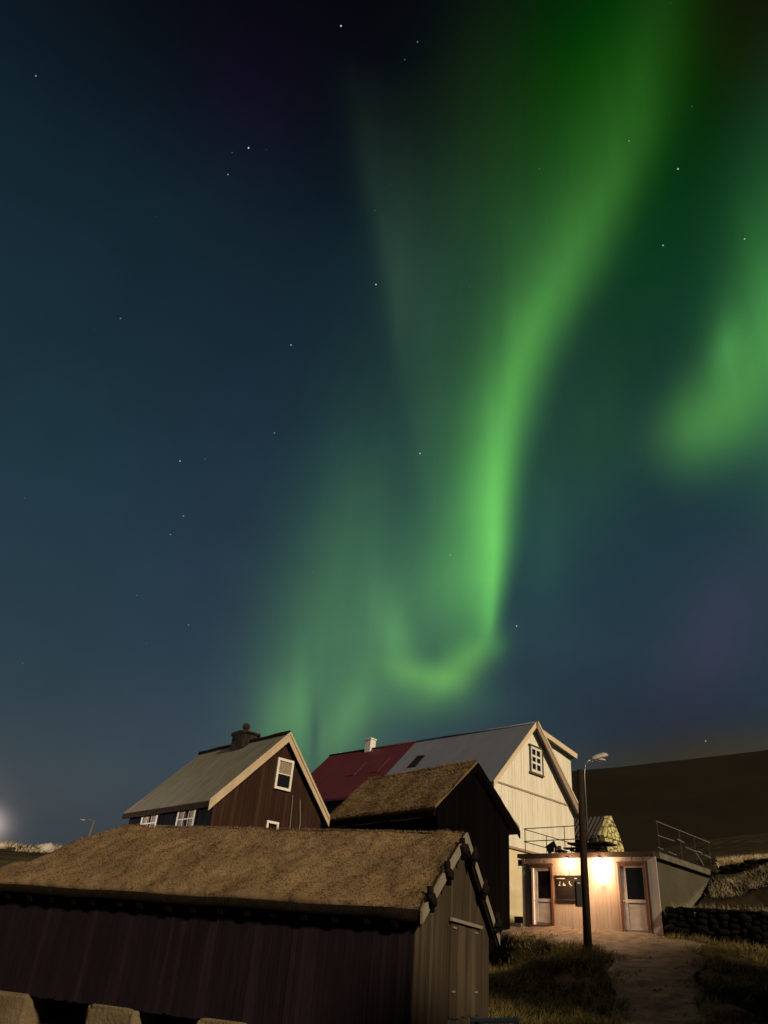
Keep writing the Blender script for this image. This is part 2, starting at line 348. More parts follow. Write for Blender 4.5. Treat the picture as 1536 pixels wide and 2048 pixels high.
# ------------------------------------------------------------------ helpers
def tag(o, label=None, cat=None, group=None, kind=None):
    if label: o['label'] = label
    if cat: o['category'] = cat
    if group: o['group'] = group
    if kind: o['kind'] = kind
    return o
def empty(name, loc, rz=0.0):
    o = bpy.data.objects.new(name, None); o.empty_display_size = .3
    COL.objects.link(o); o.location = loc; o.rotation_euler = (0, 0, rz); return o
class MB:
    def __init__(s): s.v = []; s.f = []
    def poly_prism(s, pts, off):
        """pts: 3-D loop; off: extrusion vector"""
        b = len(s.v); n = len(pts); off = Vector(off)
        s.v += [tuple(p) for p in pts] + [tuple(Vector(p) + off) for p in pts]
        s.f.append(tuple(range(b, b + n))); s.f.append(tuple(range(b + 2 * n - 1, b + n - 1, -1)))
        for i in range(n):
            j = (i + 1) % n; s.f.append((b + i, b + n + i, b + n + j, b + j))
        return s
    def box(s, x0, x1, y0, y1, z0, z1):
        return s.poly_prism([(x0, y0, z0), (x1, y0, z0), (x1, y1, z0), (x0, y1, z0)], (0, 0, z1 - z0))
    def bar(s, p, q, w, h=None, upv=(0, 0, 1)):
        p, q = Vector(p), Vector(q); h = h or w
        d = (q - p).normalized(); u = Vector(upv)
        if abs(d.dot(u)) > .97: u = Vector((1, 0, 0))
        a = d.cross(u).normalized(); b = a.cross(d).normalized()
        c = [p + a * (i * w / 2) + b * (j * h / 2) for i, j in ((-1, -1), (1, -1), (1, 1), (-1, 1))]
        return s.poly_prism(c, q - p)
    def tube(s, pts, r, n=10, r1=None):
        pts = [Vector(p) for p in pts]; b = len(s.v); k = len(pts)
        for i, p in enumerate(pts):
            d = (pts[min(i + 1, k - 1)] - pts[max(i - 1, 0)]).normalized()
            u = Vector((0, 0, 1)) if abs(d.z) < .9 else Vector((1, 0, 0))
            a = d.cross(u).normalized(); c = a.cross(d).normalized()
            rr = r if r1 is None else r + (r1 - r) * i / (k - 1)
            for j in range(n):
                t = 2 * math.pi * j / n; s.v.append(tuple(p + a * (rr * math.cos(t)) + c * (rr * math.sin(t))))
        for i in range(k - 1):
            for j in range(n):
                s.f.append((b + i * n + j, b + i * n + (j + 1) % n, b + (i + 1) * n + (j + 1) % n, b + (i + 1) * n + j))
        s.f.append(tuple(range(b + n - 1, b - 1, -1))); s.f.append(tuple(range(b + (k - 1) * n, b + k * n)))
        return s
    def lathe(s, cx, cy, prof, n=16):
        b = len(s.v)
        for r, z in prof:
            for j in range(n):
                t = 2 * math.pi * j / n; s.v.append((cx + r * math.cos(t), cy + r * math.sin(t), z))
        for i in range(len(prof) - 1):
            for j in range(n):
                s.f.append((b + i * n + j, b + i * n + (j + 1) % n, b + (i + 1) * n + (j + 1) % n, b + (i + 1) * n + j))
        s.f.append(tuple(range(b + n - 1, b - 1, -1))); s.f.append(tuple(range(b + (len(prof) - 1) * n, b + len(prof) * n)))
        return s
    def rock(s, c, rx, ry, rz, seed=0, rough=.22, nu=14, nv=9, flat=None):
        b = len(s.v)
        for i in range(nv + 1):
            ph = math.pi * i / nv
            for j in range(nu):
                t = 2 * math.pi * j / nu
                d = Vector((math.sin(ph) * math.cos(t), math.sin(ph) * math.sin(t), math.cos(ph)))
                k = 1 + rough * (noise.noise(d * 1.6 + Vector((seed * 7.3, seed * 3.1, 0))) + .5 * noise.noise(d * 3.7 + Vector((seed, 0, seed))))
                if flat: d = Vector([math.copysign(abs(x) ** flat, x) for x in d])
                s.v.append((c[0] + d.x * k * rx, c[1] + d.y * k * ry, c[2] + d.z * k * rz))
        for i in range(nv):
            for j in range(nu):
                s.f.append((b + i * nu + j, b + (i + 1) * nu + j, b + (i + 1) * nu + (j + 1) % nu, b + i * nu + (j + 1) % nu))
        return s
    def build(s, name, mat, parent=None, smooth=False):
        me = bpy.data.meshes.new(name); me.from_pydata(s.v, [], s.f); me.validate()
        bm = bmesh.new(); bm.from_mesh(me); bmesh.ops.recalc_face_normals(bm, faces=bm.faces); bm.to_mesh(me); bm.free()
        me.materials.append(mat)
        if smooth:
            for p in me.polygons: p.use_smooth = True
        o = bpy.data.objects.new(name, me); COL.objects.link(o)
        if parent: o.parent = parent
        return o
def raw_mesh(name, verts, faces, mat, parent=None, smooth=False):
    me = bpy.data.meshes.new(name)
    verts = np.asarray(verts, np.float32); faces = np.asarray(faces, np.int32); k = faces.shape[1]
    me.vertices.add(len(verts)); me.vertices.foreach_set('co', verts.ravel())
    me.loops.add(faces.size); me.loops.foreach_set('vertex_index', faces.ravel())
    me.polygons.add(len(faces)); me.polygons.foreach_set('loop_start', np.arange(0, faces.size, k, dtype=np.int32))
    me.polygons.foreach_set('loop_total', np.full(len(faces), k, np.int32))
    me.update(calc_edges=True); me.validate(); me.materials.append(mat)
    if smooth: me.polygons.foreach_set('use_smooth', np.ones(len(faces), bool))
    o = bpy.data.objects.new(name, me); COL.objects.link(o)
    if parent: o.parent = parent
    return o
def blades(name, P, N, length, width, lean, mat, parent=None, spread=.6):
    """one bent blade of grass (two triangles' worth of quad + tip) per point"""
    P = np.asarray(P, float); N = np.asarray(N, float); n = len(P)
    D = N + RNG.normal(0, spread, (n, 3)) + np.asarray(lean)
    D /= np.linalg.norm(D, axis=1)[:, None]
    S = np.cross(D, RNG.normal(0, 1, (n, 3))); S /= np.linalg.norm(S, axis=1)[:, None]
    L = (length * RNG.uniform(.45, 1.25, n))[:, None]; w = (width * RNG.uniform(.6, 1.3, n))[:, None]
    B2 = D + np.asarray(lean) * .8; B2 = B2 + np.array([0, 0, -.25]); B2 /= np.linalg.norm(B2, axis=1)[:, None]
    a = P - S * w; b = P + S * w; m = P + D * L * .6
    c = m + S * w * .7; d = m - S * w * .7; tip = m + B2 * L * .5
    V = np.stack([a, b, c, d, tip], 1).reshape(-1, 3)
    i = np.arange(n)[:, None] * 5
    F = np.concatenate([i + np.array([[0, 1, 2]]), i + np.array([[0, 2, 3]]), i + np.array([[3, 2, 4]])])
    return raw_mesh(name, V, F, mat, parent)
def profile(eL, ap, eR, off=0.0):
    """height of the roof line over a gable at s, lowered by off"""
    def f(s):
        if s <= ap[0]: return eL[1] + (ap[1] - eL[1]) * (s - eL[0]) / (ap[0] - eL[0]) - off
        return ap[1] + (eR[1] - ap[1]) * (s - ap[0]) / (eR[0] - ap[0]) - off
    return f
def planks(mb, s0, s1, zb, top, place, w=.14, t=.022, jit=.004, gap=.005, breaks=(), rnd=random):
    """a row of upright boards between s0 and s1; top(s) cuts them; place(s, z, depth) -> point"""
    s = s0
    while s < s1 - .01:
        ww = w * rnd.uniform(.85, 1.15); e = min(s + ww, s1)
        d = rnd.uniform(-jit, jit); zz = zb + rnd.uniform(0, .03)
        pts = [(s + gap / 2, zz), (e - gap / 2, zz), (e - gap / 2, top(e - gap / 2))]
        for b in breaks:
            if s < b < e: pts.append((b, top(b)))
        pts.append((s + gap / 2, top(s + gap / 2)))
        if min(p[1] for p in pts[2:]) > zz:
            P = [Vector(place(a, z, d)) for a, z in pts]; off = Vector(place(pts[0][0], pts[0][1], d + t)) - P[0]
            mb.poly_prism(P, off)
        s = e
def gable_wall(parent, y, sl, sr, zb, top, mat, apex, name='gable_wall', w=.14, t=.022, face=-1):
    mb = MB()
    mb.poly_prism([(sl, y, zb), (sr, y, zb), (sr, y, top(sr) - .01), (apex, y, top(apex) - .01), (sl, y, top(sl) - .01)], (0, .08, 0))
    planks(mb, sl, sr, zb, top, lambda s, z, d: (s, y - .004 - d, z), w, t, .004, .006, (apex,))
    return mb.build(name, mat, parent)
def side_wall(parent, x, y0, y1, zb, zt, mat, name='wall', w=.14, out=-1):
    mb = MB()
    mb.box(min(x, x - out * .08), max(x, x - out * .08), y0, y1, zb, zt)
    planks(mb, y0, y1, zb, lambda s: zt, lambda s, z, d: (x + out * (.004 + d), s, z), w)
    return mb.build(name, mat, parent)
def rake(parent, p0, p1, w, t, y, mat, name='bargeboard'):
    """a bargeboard with plumb ends along the roof edge from p0 to p1 (s, z); front face at y - t"""
    (s0, z0), (s1, z1) = p0, p1
    h = w / math.cos(math.atan2(abs(z1 - z0), abs(s1 - s0)))
    return MB().poly_prism([(s0, y, z0), (s1, y, z1), (s1, y, z1 - h), (s0, y, z0 - h)], (0, -t, 0)).build(name, mat, parent)
def roof_slab(parent, eL, ap, eR, t, y0, y1, mat, name='roof'):
    h = t * 1.3
    mb = MB()
    mb.poly_prism([(eL[0], y0, eL[1]), (ap[0], y0, ap[1]), (ap[0], y0, ap[1] - h), (eL[0], y0, eL[1] - h)], (0, y1 - y0, 0))
    mb.poly_prism([(ap[0], y0, ap[1]), (eR[0], y0, eR[1]), (eR[0], y0, eR[1] - h), (ap[0], y0, ap[1] - h)], (0, y1 - y0, 0))
    return mb.build(name, mat, parent)
def turf_roof(parent, eL, ap, eR, t, y0, y1, seed, amp=.05, step=.09, nblade=26000, blen=.075, sides=(0, 1), splay=0.0):
    """lumpy turf on both slopes (a closed slab) and its grass"""
    V = []; F = []
    ny = max(2, int((y1 - y0) / step)); P = []; Nn = []
    segs = []
    for k, (a, b) in enumerate(((eL, ap), (ap, eR))):
        n = max(2, int(math.hypot(b[0] - a[0], b[1] - a[1]) / step)); segs.append((a, b, n))
    prof = []
    for a, b, n in segs:
        nx, nz = -(b[1] - a[1]), b[0] - a[0]; l = math.hypot(nx, nz)
        for i in range(n + (1 if (b == eR) else 0)):
            f = i / n; prof.append((a[0] + (b[0] - a[0]) * f, a[1] + (b[1] - a[1]) * f, nx / l, nz / l))
    m = len(prof)
    def yend(s): return y1 + splay * abs(s - ap[0]) / abs(eL[0] - ap[0])
    def lump(s, y):
        q = Vector((s * 1.1, y * 1.1, seed)); return amp * (noise.noise(q) + .6 * noise.noise(q * 2.7) + .35 * noise.noise(q * 6.1))
    for j in range(ny + 1):
        for (s, z, nx, nz) in prof:
            y = y0 + (yend(s) - y0) * j / ny; d = lump(s, y); V.append((s + nx * d, y, z + nz * d))
        for (s, z, nx, nz) in prof: V.append((s, y0 + (yend(s) - y0) * j / ny, z - t * 1.25))
    W2 = 2 * m
    for j in range(ny):
        for i in range(m - 1):
            a = j * W2 + i; F.append((a, a + 1, a + W2 + 1, a + W2)); a += m; F.append((a, a + W2, a + W2 + 1, a + 1))
        for i, s_ in ((0, 1), (m - 1, -1)):
            a = j * W2 + i; F.append((a, a + W2, a + W2 + m, a + m))
    for j in (0, ny):
        for i in range(m - 1):
            a = j * W2 + i; F.append((a, a + 1, a + 1 + m, a + m))
    o = raw_mesh('turf_roof', V, F, MT['turf'], parent, True)
    for k in sides:
        a, b, n = segs[k]; nx, nz = -(b[1] - a[1]), b[0] - a[0]; l = math.hypot(nx, nz); nx /= l; nz /= l
        N_ = nblade if k == 0 else nblade // 3
        f = RNG.uniform(0, 1, N_); f = np.where(RNG.uniform(0, 1, N_) < .05, 1 - abs(RNG.normal(0, .01, N_)), f) if k == 0 else f
        s = a[0] + (b[0] - a[0]) * f; yy = y0 + .01 + (yend(s) - y0 - .02) * RNG.uniform(0, 1, N_); z = a[1] + (b[1] - a[1]) * f
        d = np.array([lump(si, yi) for si, yi in zip(s, yy)])
        P.append(np.stack([s + nx * d, yy, z + nz * d], 1)); Nn.append(np.tile([nx, 0, nz], (N_, 1)) + np.array([-.9 if k == 0 else .9, 0, -.9]) * .55)
    fe = RNG.uniform(y0, yend(eL[0]), 2600); k_ = RNG.uniform(0, .05, 2600)
    P.append(np.stack([eL[0] + k_, fe, eL[1] + k_ * .5 - RNG.uniform(0, .06, 2600)], 1)); Nn.append(np.tile([-.8, 0, -.75], (2600, 1)))
    fe = RNG.uniform(y0, y1, 2200)
    P.append(np.stack([ap[0] + RNG.uniform(-.05, .05, 2200), fe, np.full(2200, ap[1])], 1)); Nn.append(np.tile([-.1, 0, .9], (2200, 1)))
    g = blades('turf_grass', np.concatenate(P), np.concatenate(Nn), blen, .006, (0, 0, 0), MT['turf_blade'], parent, .45)
    g['kind'] = 'stuff'
    return o
def window(parent, place, w, h, fw_, nx, ny, frame_mat, depth=.06, pane_mat=None, mun=.035, name='window', curtain=None):
    """place(a, z, d): a 0..w across, z 0..h up, d outwards. frame > pane, muntins in the frame mesh"""
    mb = MB()
    def bx(a0, a1, z0, z1, d0, d1):
        P = [Vector(place(a, z, d0)) for a, z in ((a0, z0), (a1, z0), (a1, z1), (a0, z1))]
        mb.poly_prism(P, Vector(place(a0, z0, d1)) - P[0])
    bx(0, w, h - fw_, h, .0, depth); bx(0, w, 0, fw_, 0, depth)
    bx(0, fw_, fw_, h - fw_, 0, depth - .003); bx(w - fw_, w, fw_, h - fw_, 0, depth - .003)
    for i in range(1, nx): 
        c = fw_ + (w - 2 * fw_) * i / nx; bx(c - mun / 2, c + mun / 2, fw_, h - fw_, .032, depth - .008)
    for i in range(1, ny):
        c = fw_ + (h - 2 * fw_) * i / ny; bx(fw_, w - fw_, c - mun / 2, c + mun / 2, .031, depth - .012)
    win = mb.build(name, frame_mat, parent)
    mb = MB(); bx(fw_ - .01, w - fw_ + .01, fw_ - .01, h - fw_ + .01, .024, .030); mb.build('pane', pane_mat or MT['glass'], win)
    if curtain:
        for (a0, a1, z0, z1) in curtain:
            mb = MB(); bx(a0, a1, z0, z1, .031, .034); mb.build('curtain', MT['curtain'], win)
    return win
# ------------------------------------------------------------------ terrain
CP = np.array([  # x, y, ground height
 (0,-12,-.3),(12,-10,.2),(-14,-8,-.6),(0,0,0),(-10,0,-.3),(8,2,.3),(0,9,.05),(-7,9,-.2),(4,9,.45),(8,9,.7),
 (2.2,13.3,.28),(-1.5,13.6,.05),(1.2,15.0,.36),(-6,15.0,-.15),(-9,19,.3),(3.9,18.5,.75),(-4,22,1.6),
 (3.0,13.3,.45),(4.6,14.3,.72),(5.7,13.9,.85),(7.5,13.4,.9),(4.1,17.5,.78),(6.6,16.8,.92),(8,16.2,.85),(9.7,16,.75),
 (3.9,21.5,1.25),(5.0,21.4,1.42),(6.8,21,1.62),(8.4,20.4,1.62),(9.9,19.7,1.5),(12,18,1.3),
 (4.2,24.5,1.75),(6.2,24.6,2.1),(7.6,24.0,2.2),(8.6,23.0,2.15),(5.4,27.2,2.35),
 (6.35,30.1,2.98),(7.6,28.7,2.95),(9.0,27.4,2.9),(10.0,26.4,2.86),(10.6,24.8,2.62),(12.2,24.0,2.5),(14.5,22.6,2.3),(17,20,2.0),
 (2.7,27.0,2.15),(5.9,29.6,2.75),(0,30,3.0),(-4.6,25.4,2.9),(-1,28,3.0),(-8,29,3.4),(-6,34,3.8),
 (6,35,3.1),(11,39,3.6),(3,40,3.6),(0,46,4.2),(9,32,3.0),
 (-13,36,4.2),(-17,35,4.1),(-22,34,3.6),(-18,44,5.2),(-12,46,5.6),(-28,45,5.4),(-12,60,6.2),(-26,62,6.3),(-45,60,6),(-30,20,1),(-40,40,4),
 (13,40,5.8),(16,45,7),(22,40,8),(26,30,6.8),(30,20,4),(24,12,1.5),(5,60,6),(25,60,11)], float)
CP_EXTRA = None
def tps_fit(P):
    n = len(P); d = np.linalg.norm(P[:, None, :2] - P[None, :, :2], axis=2)
    K = np.where(d > 0, d * d * np.log(np.maximum(d, 1e-9)), 0) + np.eye(n) * .5
    Q = np.c_[np.ones(n), P[:, :2]]
    A = np.block([[K, Q], [Q.T, np.zeros((3, 3))]]); return np.linalg.solve(A, np.r_[P[:, 2], np.zeros(3)])
TW = tps_fit(CP)
def sstep(a, b, x): t = np.clip((x - a) / (b - a), 0, 1); return t * t * (3 - 2 * t)
# right-hand bank: distance behind the two dry-stone walls, in a frame along the walls
W_O = np.array([10.15, 26.45]); W_D = np.array([.885, -.466]); W_N = np.array([.466, .885])
def bank(x, y):
    u = (x - W_O[0]) * W_D[0] + (y - W_O[1]) * W_D[1]; v = (x - W_O[0]) * W_N[0] + (y - W_O[1]) * W_N[1]
    return u, v
def H(x, y):
    x = np.asarray(x, float); y = np.asarray(y, float); sh = x.shape; X = x.ravel(); Y = y.ravel()
    r = np.hypot(X, Y); k = np.minimum(1, 62 / np.maximum(r, 1e-6)); xc, yc = X * k, Y * k
    z = np.zeros_like(X)
    for i in range(0, len(X), 20000):
        s = slice(i, i + 20000)
        d = np.hypot(xc[s, None] - CP[None, :, 0], yc[s, None] - CP[None, :, 1]); K = d * d * np.log(np.maximum(d, 1e-9))
        z[s] = K @ TW[:len(CP)] + TW[-3] + TW[-2] * xc[s] + TW[-1] * yc[s]
    # terraced bank right of the hut
    u, v = bank(X, Y)
    lane = 2.86 - .085 * u
    b1 = 3.55 + .04 * u + .12 * np.clip(v, 0, 2.2)         # ledge behind the lower wall
    b2 = 5.05 + .07 * np.clip(u, 0, 6) + .10 * np.clip(v - 3.0, 0, 4)
    u2 = u - .30 * v
    t1 = sstep(.15, .5, v); t2 = sstep(1.5, 4.7 - 1.2 * sstep(.5, 2.5, u2), v)
    zb = lane * (1 - t1) + (b1 * (1 - t2) + b2 * t2) * t1
    wgt = sstep(-.10, .12, u2) * (1 - sstep(9, 14, u)) * sstep(-.35, .1, v) * (1 - sstep(7, 14, v))
    z = z * (1 - wgt) + zb * wgt
    # hummocks
    hm = np.exp(-((X - 6.55) ** 2 + (Y - 23.5) ** 2) / .7) * .28 + np.exp(-((X - 5.3) ** 2 / 1.0 + (Y - 22.9) ** 2 / .6)) * .22
    hm += np.exp(-((X - 8.1) ** 2 / .5 + (Y - 17.7) ** 2 / 1.2)) * .25
    z = z + hm
    # the terrace in front of the hut ends in a low bank towards the shed
    ax, ay, bx_, by_ = 5.0, 29.9, 7.15, 23.9; ll = math.hypot(bx_ - ax, by_ - ay); tx, ty_ = (bx_ - ax) / ll, (by_ - ay) / ll
    tt = (X - ax) * tx + (Y - ay) * ty_; ss = (X - ax) * ty_ - (Y - ay) * tx
    ss = -(-(X - ax) * ty_ + (Y - ay) * tx) + .18 * np.sin(tt * 2.3)
    ss = ss * np.sign((0 - ax) * ty_ - (20 - ay) * tx)
    z -= .85 * sstep(-.15, .5, ss) * (1 - sstep(1.6, 4.5, ss)) * sstep(-1.5, -.2, tt) * (1 - sstep(ll - 1.2, ll + .2, tt))
    # a ditch at the far right foreground
    z -= 1.1 * sstep(8.3, 9.2, X + .1 * (Y - 17)) * (1 - sstep(18.6, 20.2, Y)) * sstep(10, 13, Y)
    # hills far behind
    azd = np.degrees(np.arctan2(X, Y))
    ridge = sum(np.interp(azd + da, [-180, -90, -40, -10, -2, 6, 10, 13, 16, 20, 24, 28.5, 36, 60, 90, 180], [0, 0, .0, .0, .05, .15, .188, .201, .207, .2135, .2205, .227, .234, .24, .1, 0]) for da in np.linspace(-1.5, 1.5, 9)) / 9
    far = sstep(62, 300, r)
    nz_ = np.sin(X * .045 + 1.3 * np.sin(Y * .03)) * np.sin(Y * .05 + 2 * np.sin(X * .021)) + .5 * np.sin(X * .12 + Y * .07) * np.sin(Y * .11 - X * .05)
    z = z + far * nz_ * 1.6 + far * .45 * (np.sin(X * .31 + 2 * np.sin(Y * .09)) * np.sin(Y * .27 + X * .05) + .7 * np.sin(X * .73 + Y * .41) * np.sin(Y * .66 - X * .2))
    z = z + far * (1.6 + ridge * 300 - z) * sstep(0, .06, ridge) - 6 * sstep(62, 240, r) * (1 - sstep(0, .06, ridge))
    return z.reshape(sh)
def rough(x, y):
    r = np.hypot(x, y)
    return np.array([0.05 * noise.noise((a * .9, b * .9, 0)) + .035 * noise.noise((a * 2.6, b * 2.6, 3)) + (.02 * noise.noise((a * 7, b * 7, 5)) if q < 34 else 0) for a, b, q in zip(x, y, r)])
def path_mask(x, y):
    """1 on the trodden track that leads from the hut down to the foreground"""
    cx = np.interp(y, [8, 13, 16, 19, 21, 23, 25, 27, 29, 31], [4.6, 5.2, 5.9, 6.9, 7.6, 8.4, 8.9, 8.2, 6.6, 5.6])
    hw = np.interp(y, [8, 13, 16, 19, 21, 23, 25, 27, 29, 31], [.9, .9, .95, 1.1, 1.3, 1.5, 1.9, 2.0, 1.6, 1.0])
    return cx, hw
NR, NA = 330, 620
rr = np.concatenate([np.linspace(.6, 10, 40, endpoint=False), np.linspace(10, 46, 210, endpoint=False), np.geomspace(46, 900, NR - 250)])
aa = np.concatenate([np.radians(np.linspace(-180, -42, 40, endpoint=False)), np.radians(np.linspace(-42, 44, NA - 80, endpoint=False)), np.radians(np.linspace(44, 180, 41))])
RG, AG = np.meshgrid(rr, aa, indexing='ij')
GX = (RG * np.sin(AG)).ravel(); GY = (RG * np.cos(AG)).ravel()
GZ = H(GX, GY) + rough(GX, GY) * np.where(np.hypot(GX, GY) > 60, 0, 1)
na = len(aa)
idx = np.arange(len(rr) * na).reshape(len(rr), na)
q = np.stack([idx[:-1, :-1], idx[:-1, 1:], idx[1:, 1:], idx[1:, :-1]], -1).reshape(-1, 4)
# the near ground and the far hills are two sheets that meet on one ring
cut = int(np.searchsorted(rr, 70)); nq = (na - 1)
gv = np.stack([GX, GY, GZ], 1)
ground = raw_mesh('ground', gv[:(cut + 1) * na], q[:cut * nq], MT['soil'], None, True); tag(ground, 'dark earth and rough grass between the houses', None, None, 'structure')
hv = gv[cut * na:]
hill = raw_mesh('hill', hv, q[cut * nq:] - cut * na, MT['hill'], None, True); tag(hill, 'dark brown hillside rising behind the houses on the right', None, None, 'structure')
def gz(x, y): return float(H(np.array([x]), np.array([y]))[0])
# track
ty = np.linspace(8, 31, 150); tw = np.linspace(-1, 1, 26)
cx, hw = path_mask(0, ty)
PX = (cx[:, None] + hw[:, None] * tw[None, :] * (1 + .10 * np.sin(ty * 2.3)[:, None] * np.sign(tw)[None, :] * (abs(tw)[None, :] > .8))).ravel()
PY = (np.repeat(ty[:, None], 26, 1)).ravel()
edge = np.tile(abs(tw), 150)
PZ = H(PX, PY) + rough(PX, PY) + .035 - .12 * np.clip((edge - .75) / .25, 0, 1) ** 2
pi_ = np.arange(150 * 26).reshape(150, 26)
pq = np.stack([pi_[:-1, :-1], pi_[:-1, 1:], pi_[1:, 1:], pi_[1:, :-1]], -1).reshape(-1, 4)
path = raw_mesh('path', np.stack([PX, PY, PZ], 1), pq, MT['path'], None, True); tag(path, 'trodden gravel track leading up to the lit hut', None, None, 'structure')
def fr(phi): return R_(phi - 90)
def to_w(o, p): return o.matrix_basis @ Vector(p)

# ================================================================== A: the turf-roofed shed in front
Z0 = .25
shed = tag(empty('turf_shed', (2.16, 15.47, Z0), fr(155.45)), 'low foreground shed with brown grass roof and black lashings on its pale bargeboards', 'shed')
eL, ap, eR = (-2.44, 2.38 - Z0), (-.017, 3.80 - Z0), (2.45, 2.28 - Z0)
L = 8.35
top = profile(eL, ap, eR, .22)
side_wall(shed, -2.30, .15, 9.7, .50 - Z0, 2.20 - Z0, MT['dark_red'], 'wall', .095)
side_wall(shed, 2.10, .15, 9.7, .50 - Z0, 2.15 - Z0, MT['dark_red'], 'wall', .15, 1)
gable_wall(shed, .15, -2.30, 2.12, .62 - Z0, top, MT['grey_boards'], ap[0], 'gable_wall', .15)
MB().poly_prism([(-2.17, 9.7, .5 - Z0), (2.1, 9.7, .5 - Z0), (2.1, 9.7, top(2.1)), (ap[0], 8.3, top(ap[0])), (-2.17, 9.7, top(-2.17))], (0, -.06, 0)).build('back_wall', MT['dark_red'], shed)
turf_roof(shed, eL, ap, eR, .13, .03, L, 3.3, .085, .07, 30000, .040, (0,), 1.5)
# the dark log that holds the turf at the eave, and the rafter ends under it
MB().tube([(-2.44, .06 + i * .69, 2.215 - Z0 + .012 * math.sin(i * 1.7)) for i in range(15)], .095, 9).build('eave_log', MT['turf_dark'], shed, True)
for i in range(17):
    y = .42 + i * .555 + random.uniform(-.06, .06)
    MB().bar((-2.28, y, 2.19 - Z0), (-2.46, y, 2.085 - Z0 + random.uniform(-.02, .02)), .11, .10).build('rafter_end', MT['turf_dark'], shed)
for p, q_ in ((eL, ap), (eR, ap)):
    rake(shed, (p[0] * 1.0, p[1] - .09), (ap[0], ap[1] + .015), .155, .04, .01, MT['old_white'])
    rake(shed, (p[0] * .985, p[1] - .24), (ap[0], ap[1] - .145), .07, .025, .04, MT['dark_wood'], 'verge_fillet')
for s, z in ((-.36, 3.46), (-1.227, 2.95), (-2.10, 2.47), (.36, 3.44), (1.15, 2.93), (2.13, 2.40)):
    sg = -1 if s < 0 else 1; d = Vector((2.42 * sg, 0, -1.5)).normalized(); n = Vector((1.5 * sg, 0, 2.42)).normalized()
    c = Vector((s, -.04, z - Z0)); mb = MB()
    mb.rock(c + Vector((0, -.03, 0)), .12, .07, .10, s, .35)
    mb.bar(c - n * .17 + d * .05, c + n * .20 - d * .05, .07, .09, (0, 1, 0)); mb.bar(c - n * .13 - d * .11 + Vector((0, -.02, 0)), c + n * .12 + d * .12 + Vector((0, -.02, 0)), .05, .07, (0, 1, 0))
    mb.build('lashing', MT['rope'], shed, True)
MB().bar((-.62, .075, 2.29 - Z0), (1.40, .075, 2.27 - Z0), .05, .055).build('lintel', MT['old_white'], shed)
dmb = MB(); planks(dmb, -.54, 1.30, .80 - Z0, lambda s: 2.23 - Z0, lambda s, z, d: (s, .118 - d, z), .23, .02, .004, .008)
door = dmb.build('door', MT['grey_boards'], shed)
for s, z in ((-.34, 2.17), (1.08, 2.16), (-.34, 1.20), (1.08, 1.19)):
    MB().box(s - .10, s + .07, .075, .095, z - Z0 - .014, z - Z0 + .014).build('hinge', MT['old_white'], door)
for i, (y, w) in enumerate(((.45, .75), (2.1, .8), (3.35, .95), (5.62, 1.02), (8.0, .9))):
    mb = MB(); mb.rock((-2.10, y, .16 - Z0), .32, w / 2, .37, i + 1, .07, 40, 24, .14)
    mb.build('foundation_stone', MT['foundation'], shed, True)
for i, (x, w) in enumerate(((-1.3, .8), (.1, .9), (1.5, .8))):
    mb = MB(); mb.rock((x, .4, .42 - Z0), w / 2, .34, .22, i + 9, .1, 20, 12, .45); mb.build('foundation_stone', MT['foundation'], shed, True)

# ================================================================== B: the brown house on the left
Z0 = 2.9
hb = tag(empty('brown_house', (-2.831, 27.119, Z0), fr(130.42)), 'dark brown wooden house on the left with cream bargeboards and a mossy grey roof', 'house')
eL, ap, eR = (-2.534, 5.56 - Z0), (.187, 8.33 - Z0), (2.40, 5.83 - Z0)
L = 6.25
top = profile(eL, ap, eR, .16)
gable_wall(hb, .20, -2.284, 2.18, 0, top, MT['brown'], ap[0], 'gable_wall', .14)
side_wall(hb, -2.284, .2, 6.1, 0, 5.55 - Z0, MT['bluish_black'])
side_wall(hb, 2.18, .2, 6.1, 0, 5.70 - Z0, MT['bluish_black'], 'wall', .14, 1)
MB().poly_prism([(-2.28, 6.1, 0), (2.18, 6.1, 0), (2.18, 6.1, top(2.18)), (ap[0], 6.1, top(ap[0])), (-2.28, 6.1, top(-2.28))], (0, -.06, 0)).build('back_wall', MT['bluish_black'], hb)
roof_slab(hb, eL, ap, eR, .12, .02, L, MT['moss_roof'])
MB().tube([(ap[0], .02 + i * .7, ap[1] + .01 + .015 * math.sin(i * 2.1)) for i in range(10)], .09, 8).build('ridge_turf', MT['turf_dark'], hb, True)
MB().box(eL[0] - .01, eL[0] + .03, .03, L, eL[1] - .22, eL[1] - .03).build('eave_board', MT['dark_wood'], hb)
rake(hb, (eL[0] - .02, eL[1] + .02), (ap[0], ap[1] + .03), .24, .045, .015, MT['rake'])
rake(hb, (eR[0] + .02, eR[1] + .02), (ap[0], ap[1] + .03), .24, .045, .015, MT['rake'])
for sg, e in ((-1, eL), (1, eR)):
    rake(hb, (e[0] * .99, e[1] + .035), (ap[0], ap[1] + .045), .08, .03, -.03, MT['rake'], 'verge_strip')
gp = lambda s, z, y=.172: (lambda a, zz, d: (s + a, y - d, z - Z0 + zz))
window(hb, gp(-.075, 6.38), .70, 1.05, .085, 1, 2, MT['white'], .07, curtain=[(.08, .62, .52, .96)], mun=.03)
window(hb, gp(-.165, 4.35), .50, .97, .075, 1, 2, MT['white'], .07)
sp_ = lambda y, z: (lambda a, zz, d: (-2.312 - d, y + a, z - Z0 + zz))
window(hb, sp_(3.72, 4.32), 1.25, 1.24, .12, 3, 3, MT['white'], .07, curtain=[(.13, .55, .15, 1.1), (.70, 1.12, .15, 1.1)])
window(hb, sp_(1.09, 4.32), 1.23, 1.23, .12, 3, 3, MT['white'], .07, curtain=[(.13, .5, .15, 1.1), (.72, 1.1, .15, 1.1)])
